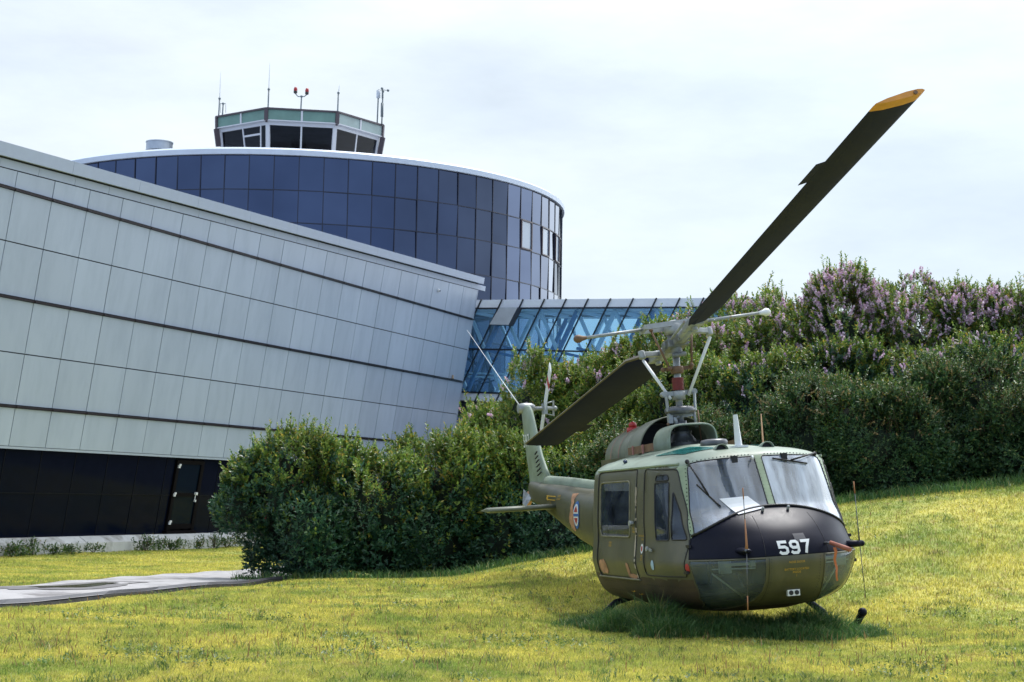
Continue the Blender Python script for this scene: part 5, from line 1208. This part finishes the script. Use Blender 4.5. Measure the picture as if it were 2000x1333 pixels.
    for i in range(9):
        a = r_.uniform(0, 6.28); q = r_.uniform(.3, .85); e = (rx*q*math.cos(a), ry*q*math.sin(a), h*r_.uniform(.5, .9)); m0 = (e[0]*.35+r_.uniform(-.1, .1), e[1]*.35, e[2]*.5); tw.tube([(r_.uniform(-.12, .12), r_.uniform(-.12, .12), -.1), m0, e], [.035, .022, .006], 5, cap=False)
    for j in r_.choice(len(p), max(5, n//150)):
        d = nrm(nn[j]+.8*r_.normal(size=3)); tw.tube([tuple(p[j]-d*.25), tuple(p[j]+d*.02), tuple(p[j]+d*.22+[0, 0, .04])], .005, 4, cap=False)
    tw.build('branches', mTwig, root)
    def cluster(cnt, lo, hi, L_, W_, npt, sz, mt, nm, up=.7, front=True):
        w_ = np.clip((kk-lo)/(hi-lo), 0, 1)**2+.02*(kk > lo*.7); w_ = w_*(nn[:, 1] < .35); 
        if w_.sum() <= 0: return
        j = r_.choice(len(p), cnt, p=w_/w_.sum()); Vs = []
        d = nrm(nn[j]*.55+np.array([0, 0, up])+.3*r_.normal(size=(cnt, 3))); b0 = p[j]+nn[j]*.05
        t = r_.uniform(0, 1, (cnt, npt, 1)); wv = W_*(1-.75*t)*np.sqrt(r_.uniform(0, 1, (cnt, npt, 1))); rd = nrm(r_.normal(size=(cnt, npt, 3)))
        LL = L_*r_.uniform(.6, 1.35, (cnt, 1, 1)); c = b0[:, None]+d[:, None]*LL*t+rd*wv; c = c.reshape(-1, 3); n2 = len(c)
        a = nrm(r_.normal(size=(n2, 3))); b_ = nrm(np.cross(a, r_.normal(size=(n2, 3)))); s = sz*r_.uniform(.6, 1.3, (n2, 1))
        V = np.stack([c-a*s, c-b_*s, c+a*s, c+b_*s], 1).reshape(-1, 3); fastmesh(nm, V, np.arange(n2*4).reshape(-1, 4), mt, root)
    if flowers: cluster(flowers, .42, .92, .20, .060, 40, .022, mLil, 'blossoms')
    if seeds: cluster(seeds, .25, .8, .22, .035, 34, .012, mSeed, 'seed_heads', up=.15)
    if berries: cluster(berries, .2, .7, .05, .03, 5, .012, mBerry, 'berries', up=0)
    return root
def HZ(x): return 974+.017*(x-1000)
def zt_of(px, py, Y): return at(px, py, Y)[2]
def place(px, py_top, Y, rx, ry, **k):
    p = at(px, py_top, Y); shrub(p[0], Y, rx, ry, p[2], **k)
DK = dict(kind='dark', name='dark_leaved_shrub')
place(600, 862, 34.0, 1.25, 1.5, n=3000, berries=60, label='dark leaved bush overhanging the end of the footpath, leftmost of the hedge', seed=1, topbright=.24, lobes=8, foot=.62, extra=[(-1.25,-.1,1.45,.62,.7,.62),(-.75,-.3,2.0,.7,.7,.62)], **DK)
place(742, 893, 34.6, 1.25, 1.5, n=2300, berries=60, label='dark leaved bush with yellow green tips next to the leftmost one', seed=2, topbright=.24, **DK)
place(862, 862, 34.8, 1.15, 1.5, n=2100, berries=70, label='dark leaved bush with reddish berries left of the helicopter tail', seed=3, topbright=.42, **DK)
place(985, 868, 35.2, 1.2, 1.5, n=2100, label='low dark bush directly behind the tail elevator', seed=4, topbright=.5, **DK)
place(1110, 905, 34.4, 1.3, 1.3, n=2200, label='dark bush behind the tail boom of the helicopter', seed=5, topbright=.2, **DK)
LI = dict(kind='mix', name='lilac_shrub')
place(985, 790, 39, 1.15, 1.4, n=2400, flowers=26, label='yellow green bush with few pink flowers beside the underpass, under the bridge', seed=6, topbright=.75, **LI)
place(1075, 722, 39, 1.3, 1.5, n=2600, flowers=24, label='flowering bush in front of the bridge windows behind the tail rotor', seed=7, topbright=.72, **LI)
place(1185, 688, 38.5, 1.4, 1.5, n=2800, flowers=26, label='yellow green bush with few flowers left of the rotor mast', seed=8, topbright=.66, **LI)
place(1300, 672, 38, 1.35, 1.5, n=2600, flowers=20, label='yellow green bush right behind the rotor mast', seed=9, topbright=.6, **LI)
place(1410, 642, 37.5, 1.3, 1.5, n=2600, flowers=90, label='flowering bush crossed by the right end of the stabiliser bar', seed=10, topbright=.5, **LI)
place(1520, 578, 37, 1.35, 1.5, n=2700, flowers=130, label='bush with pink lilac blossom right of the stabiliser bar end', seed=11, topbright=.42, **LI)
place(1640, 560, 36.6, 1.4, 1.5, n=2800, flowers=270, label='tall bush full of pink blossom at the top of the hedge, left of the tallest', seed=12, topbright=.34, **LI)
place(1770, 553, 36.2, 1.35, 1.5, n=2800, flowers=290, label='tall bush full of pink blossom below the orange rotor tip', seed=13, topbright=.22, **LI)
place(1900, 566, 35.8, 1.3, 1.5, n=2700, flowers=290, label='bush with upright violet blossom near the right end of the hedge', seed=14, topbright=.2, **LI)
place(2015, 600, 35.4, 1.3, 1.5, n=2600, flowers=130, label='dark hedge bush with some blossoms cut by the right picture edge', seed=15, topbright=.15, **LI)
place(1475, 606, 38.5, 1.4, 1.5, n=2300, flowers=80, label='bush filling the gap behind the white end of the stabiliser bar', seed=16, topbright=.45, **LI)
place(1130, 716, 38.8, 1.1, 1.4, n=2300, flowers=24, label='yellow green bush between the tail rotor and the rotor mast', seed=17, topbright=.7, **LI)
MD = dict(kind='dark', name='dark_leaved_shrub')
place(1228, 780, 36, 1.3, 1.3, n=2200, label='dark bush above the engine cowling', seed=21, topbright=.55, **MD)
place(1362, 700, 35.4, 1.3, 1.3, n=2200, label='dark bush just right of the rotor mast', seed=22, topbright=.42, **MD)
place(1505, 705, 34.8, 1.35, 1.3, n=2300, label='dark bush in the middle of the hedge above the white blade antenna', seed=23, flowers=22, topbright=.15, **MD)
place(1645, 684, 34.4, 1.35, 1.3, n=2300, label='dark bush under the tall pink blossoms, mid height of the hedge', seed=24, flowers=46, topbright=.12, **MD)
place(1800, 700, 34.0, 1.35, 1.3, n=2300, label='dark bush at mid height near the right end of the hedge', seed=25, flowers=40, topbright=.1, **MD)
place(1938, 684, 33.6, 1.35, 1.3, n=2300, label='dark bush at mid height at the right picture edge', seed=26, flowers=40, topbright=.1, **MD)
SP = dict(kind='spir', name='spiraea_shrub', leafL=.075, droop=.3)
place(1240, 862, 33.6, 1.3, 1.0, n=3000, seeds=50, label='fine leaved shrub behind the cabin roof at the engine', seed=31, topbright=.45, **SP)
place(1405, 822, 32.9, 1.3, 1.0, n=3000, seeds=90, label='fine leaved shrub behind the windshield top and blade antenna', seed=32, topbright=.3, **SP)
place(1590, 742, 33.0, 1.4, 1.0, n=3400, seeds=110, label='fine leaved shrub with tan seed heads right of the roof whip', seed=33, topbright=.14, **SP)
place(1730, 778, 31.9, 1.4, 1.0, n=3400, seeds=110, label='fine leaved shrub with tan seed heads above the right lawn slope', seed=34, topbright=.1, **SP)
place(1868, 720, 32.4, 1.4, 1.0, n=3400, seeds=90, label='fine leaved shrub with tan seed heads second from the right edge', seed=35, topbright=.15, **SP)
place(2025, 770, 31.7, 1.4, 1.0, n=3000, seeds=60, label='fine leaved shrub at the right picture edge above the lawn', seed=36, topbright=.15, **SP)

# weeds along the plinth ---------------------------------------------------
def weed(px, py, Y, h, wdt, n, label, seed):
    r_ = np.random.default_rng(seed); p = at(px, py, Y); g0 = float(gz(p[0], p[1])); root = thing('weed', label, 'weed', (p[0], p[1], g0), 'weeds growing along the concrete plinth')
    P = r_.normal(size=(n, 3))*[wdt*.55, .12, 0]+[0, 0, 0]; P[:, 2] = r_.uniform(0, h*.85, n); P[:, :2] *= (1-.5*P[:, 2:3]/h); D = nrm(r_.normal(size=(n, 3))*.5+[0, 0, 1])
    V, F = leaves(P, D, .14, .06, 6); fastmesh('leaves', V, F, mLf['mix'], root)
    b = MB()
    for i in range(5): b.tube([(r_.uniform(-.05, .05), 0, 0), (r_.uniform(-.5, .5)*wdt, r_.uniform(-.1, .1), h*r_.uniform(.6, 1))], .012, 4)
    b.build('stem', mTwig, root)
WEEDS = [(22,1084,.55,.35,26,'low weed patch at the left picture edge'),(42,1082,.5,.3,26,'small bushy weed next to the left edge patch'),(62,1082,.75,.3,24,'tall thin weed at the left end of the plinth'),(104,1080,.4,.4,26,'low ragged weed between the left edge and the plinth seam'),(138,1080,.4,.3,20,'small weed just left of the plinth seam'),(183,1076,.35,.3,16,'tiny weed just right of the plinth seam'),
      (284,1072,.75,.4,44,'large leafy weed left of the black door'),(332,1070,.55,.7,60,'wide grassy weed below the black door'),(389,1067,.6,.3,20,'upright weed right of the black door'),(419,1066,.7,.25,24,'dark leafy weed between the door and the bush'),(443,1067,.45,.35,24,'low weed close to the bush'),(467,1063,.6,.3,26,'leafy weed at the edge of the bush')]
for i, (px, py, h, wd_, n, lab) in enumerate(WEEDS):
    t = (px-0)/485*9+1.2; q = wp(t, 12, 0); P0_ = wp(0, 11.5, 0)+WN*.98; v_ = ray(px, py); Y = float(v_[1]*((P0_-np.array([0,0,EYE]))@WN)/(v_@WN))
    weed(px, py, Y, h*.72, wd_*1.3, int(n*1.5), lab, 50+i)
# long grass round the skids ------------------------------------------------
def disc(n, cx, cy, sx, sy, h0, h1):
    r = np.sqrt(rng.uniform(0, 1, n)); a = rng.uniform(0, 2*np.pi, n); p = np.stack([cx+sx*r*np.cos(a), cy+sy*r*np.sin(a)], -1); return p, rng.uniform(h0, h1, n)*(1.12-.72*r**2)
parts_ = [disc(*q) for q in ((2600, 1.45, 20.7, .60, .8, .14, .34), (2300, 1.85, 19.75, .36, .38, .28, .62), (1500, 1.35, 20.1, .33, .4, .2, .42), (2600, 2.5, 19.3, .62, .34, .12, .30), (2400, 3.35, 19.1, .62, .34, .10, .28), (1800, 4.05, 19.5, .38, .4, .08, .22), (2600, 3.1, 20.6, 1.2, 1.1, .10, .30), (1500, 1.85, 19.12, .42, .26, .20, .42), (1300, 3.85, 19.65, .42, .30, .20, .38), (1500, 3.65, 19.85, .5, .3, .30, .50), (500, 4.28, 19.5, .28, .2, .12, .24), (900, 4.25, 20.4, .4, .8, .08, .2), (700, .95, 20.9, .4, .5, .08, .2))]
xy = np.concatenate([p for p, h in parts_]); hh = np.concatenate([h for p, h in parts_])
P = np.concatenate([xy, gz(xy[:, 0], xy[:, 1])[:, None]], 1)
V, F = blades(P, hh, .009, lean=1.1, bend=.6)
mTall = leafmat('long_green_grass', (.035,.11,.035), (.12,.23,.05), (.32,.32,.12), .95, rough=.5, transl=.35)
tag(fastmesh('long_grass', V, F, mTall), 'long uncut dark green grass around and under the helicopter skids', 'grass', kind='stuff')
# fringe of taller grass at the foot of the hedge and the path edge
xs = rng.uniform(-5.5, 11, 9000); ys = np.interp(xs, [-5.5, -3.5, 0, 3, 6, 9, 11], [32.9, 32.6, 32.8, 32.0, 30.9, 30.5, 30.4])+rng.normal(size=9000)*.28; P = np.stack([xs, ys, gz(xs, ys)], -1)
V, F = blades(P, rng.uniform(.08, .28, 9000), .014, lean=.9, bend=.4); tag(fastmesh('fringe_grass', V, F, mTall), 'taller green grass along the foot of the hedge', 'grass', kind='stuff')
# dry seed stalks over the lawn
n = 2600; yy = rng.uniform(15, 31, n); xx = rng.uniform(-.31, .31, n)*yy; P = np.stack([xx, yy, gz(xx, yy)], -1)[~on_path(xx, yy)]
V, F = blades(P, rng.uniform(.05, .15, len(P)), .010, lean=.5, bend=.1); tag(fastmesh('dry_stalks', V, F, leafmat('dry_stalks', (.22,.10,.04), (.40,.26,.12), None, rough=.8, transl=.2)), 'thin dry reddish seed stalks scattered over the lawn', 'grass', kind='stuff')
# clover-like leafy patches
n = 5200; yy = 14*(31/14)**rng.uniform(0, 1, n); xx = rng.uniform(-.33, .33, n)*yy; cl = np.sin(xx*1.7+1)*np.sin(yy*1.1+xx)+.6*np.sin(xx*4.1)*np.cos(yy*3.3); k_ = (cl > .45) & ~on_path(xx, yy)
P = np.stack([xx, yy, gz(xx, yy)+.01], -1)[k_]; D = nrm(rng.normal(size=P.shape)*.35+[0, 0, 1]); V, F = leaves(P, D, .05, .03, 5, spread=1.3)
tag(fastmesh('ground_cover', V, F, leafmat('clover_leaves', (.07,.14,.03), (.20,.26,.06), None, transl=.35)), 'patches of small leafy weeds in the lawn', 'ground cover', kind='stuff')
# scattered darker tufts in the lawn
n = 900; yy = 13.5*(32/13.5)**rng.uniform(0, 1, n); xx = rng.uniform(-.34, .34, n)*yy; k_ = ~on_path(xx, yy)
cx_, cy_ = np.repeat(xx[k_], 22), np.repeat(yy[k_], 22); cx_ = cx_+rng.normal(size=len(cx_))*.06; cy_ = cy_+rng.normal(size=len(cy_))*.06
V, F = blades(np.stack([cx_, cy_, gz(cx_, cy_)], -1), rng.uniform(.04, .12, len(cx_)), .008, lean=1.0, bend=.5); tag(fastmesh('grass_tufts', V, F, leafmat('tuft_grass', (.06,.13,.03), (.20,.27,.06), (.40,.36,.15), .9, rough=.5, transl=.4)), 'small darker green tufts standing above the short lawn', 'grass', kind='stuff')
n = 7000; i_ = rng.uniform(0, len(U)-1.001, n); i0 = i_.astype(int); fr = (i_-i0)[:, None]; UU = np.array(U); q = UU[i0]*(1-fr)+UU[i0+1]*fr
q[:, 0] -= rng.exponential(.16, n)+.02; q[:, 1] += rng.normal(size=n)*.1; q[:, 2] = gz(q[:, 0], q[:, 1])
V, F = blades(q, rng.uniform(.03, .09, n), .012, lean=1.2, bend=.5); tag(fastmesh('dry_fringe', V, F, leafmat('dry_edge_grass', (.20,.11,.03), (.38,.26,.08), (.30,.32,.08), .8, rough=.8, transl=.25)), 'brown dry grass along the far edge of the path', 'grass', kind='stuff')
# buttercups by the skid
mBut = mat('yellow_petals', (.75,.42,.02), .4)
for i, (px, py, Y, z, lab) in enumerate([(1238,1157,20.6,.42,'yellow buttercup highest beside the cabin belly'),(1253,1163,20.5,.38,'yellow buttercup just right of the highest one'),(1306,1180,20.1,.25,'yellow buttercup in the long grass under the nose'),(1233,1212,19.9,.14,'lowest yellow buttercup in front of the long grass')]):
    p = at(px, py, Y); g0 = float(gz(p[0], p[1])); o = thing('buttercup', lab, 'flower', (p[0], p[1], g0), 'buttercups in the long grass'); hh = max(.08, p[2]-g0)
    MB().tube([(0, 0, 0), (.02, 0, hh*.6), (0, 0, hh)], .004, 5).build('stem', mTall, o); b = MB()
    for k in range(5): a = k*1.257; b.add([(0,0,hh), (.026*math.cos(a-.4),.026*math.sin(a-.4),hh+.012), (.034*math.cos(a),.034*math.sin(a),hh+.018), (.026*math.cos(a+.4),.026*math.sin(a+.4),hh+.012)], [(0,1,2,3)])
    b.build('petals', mBut, o)
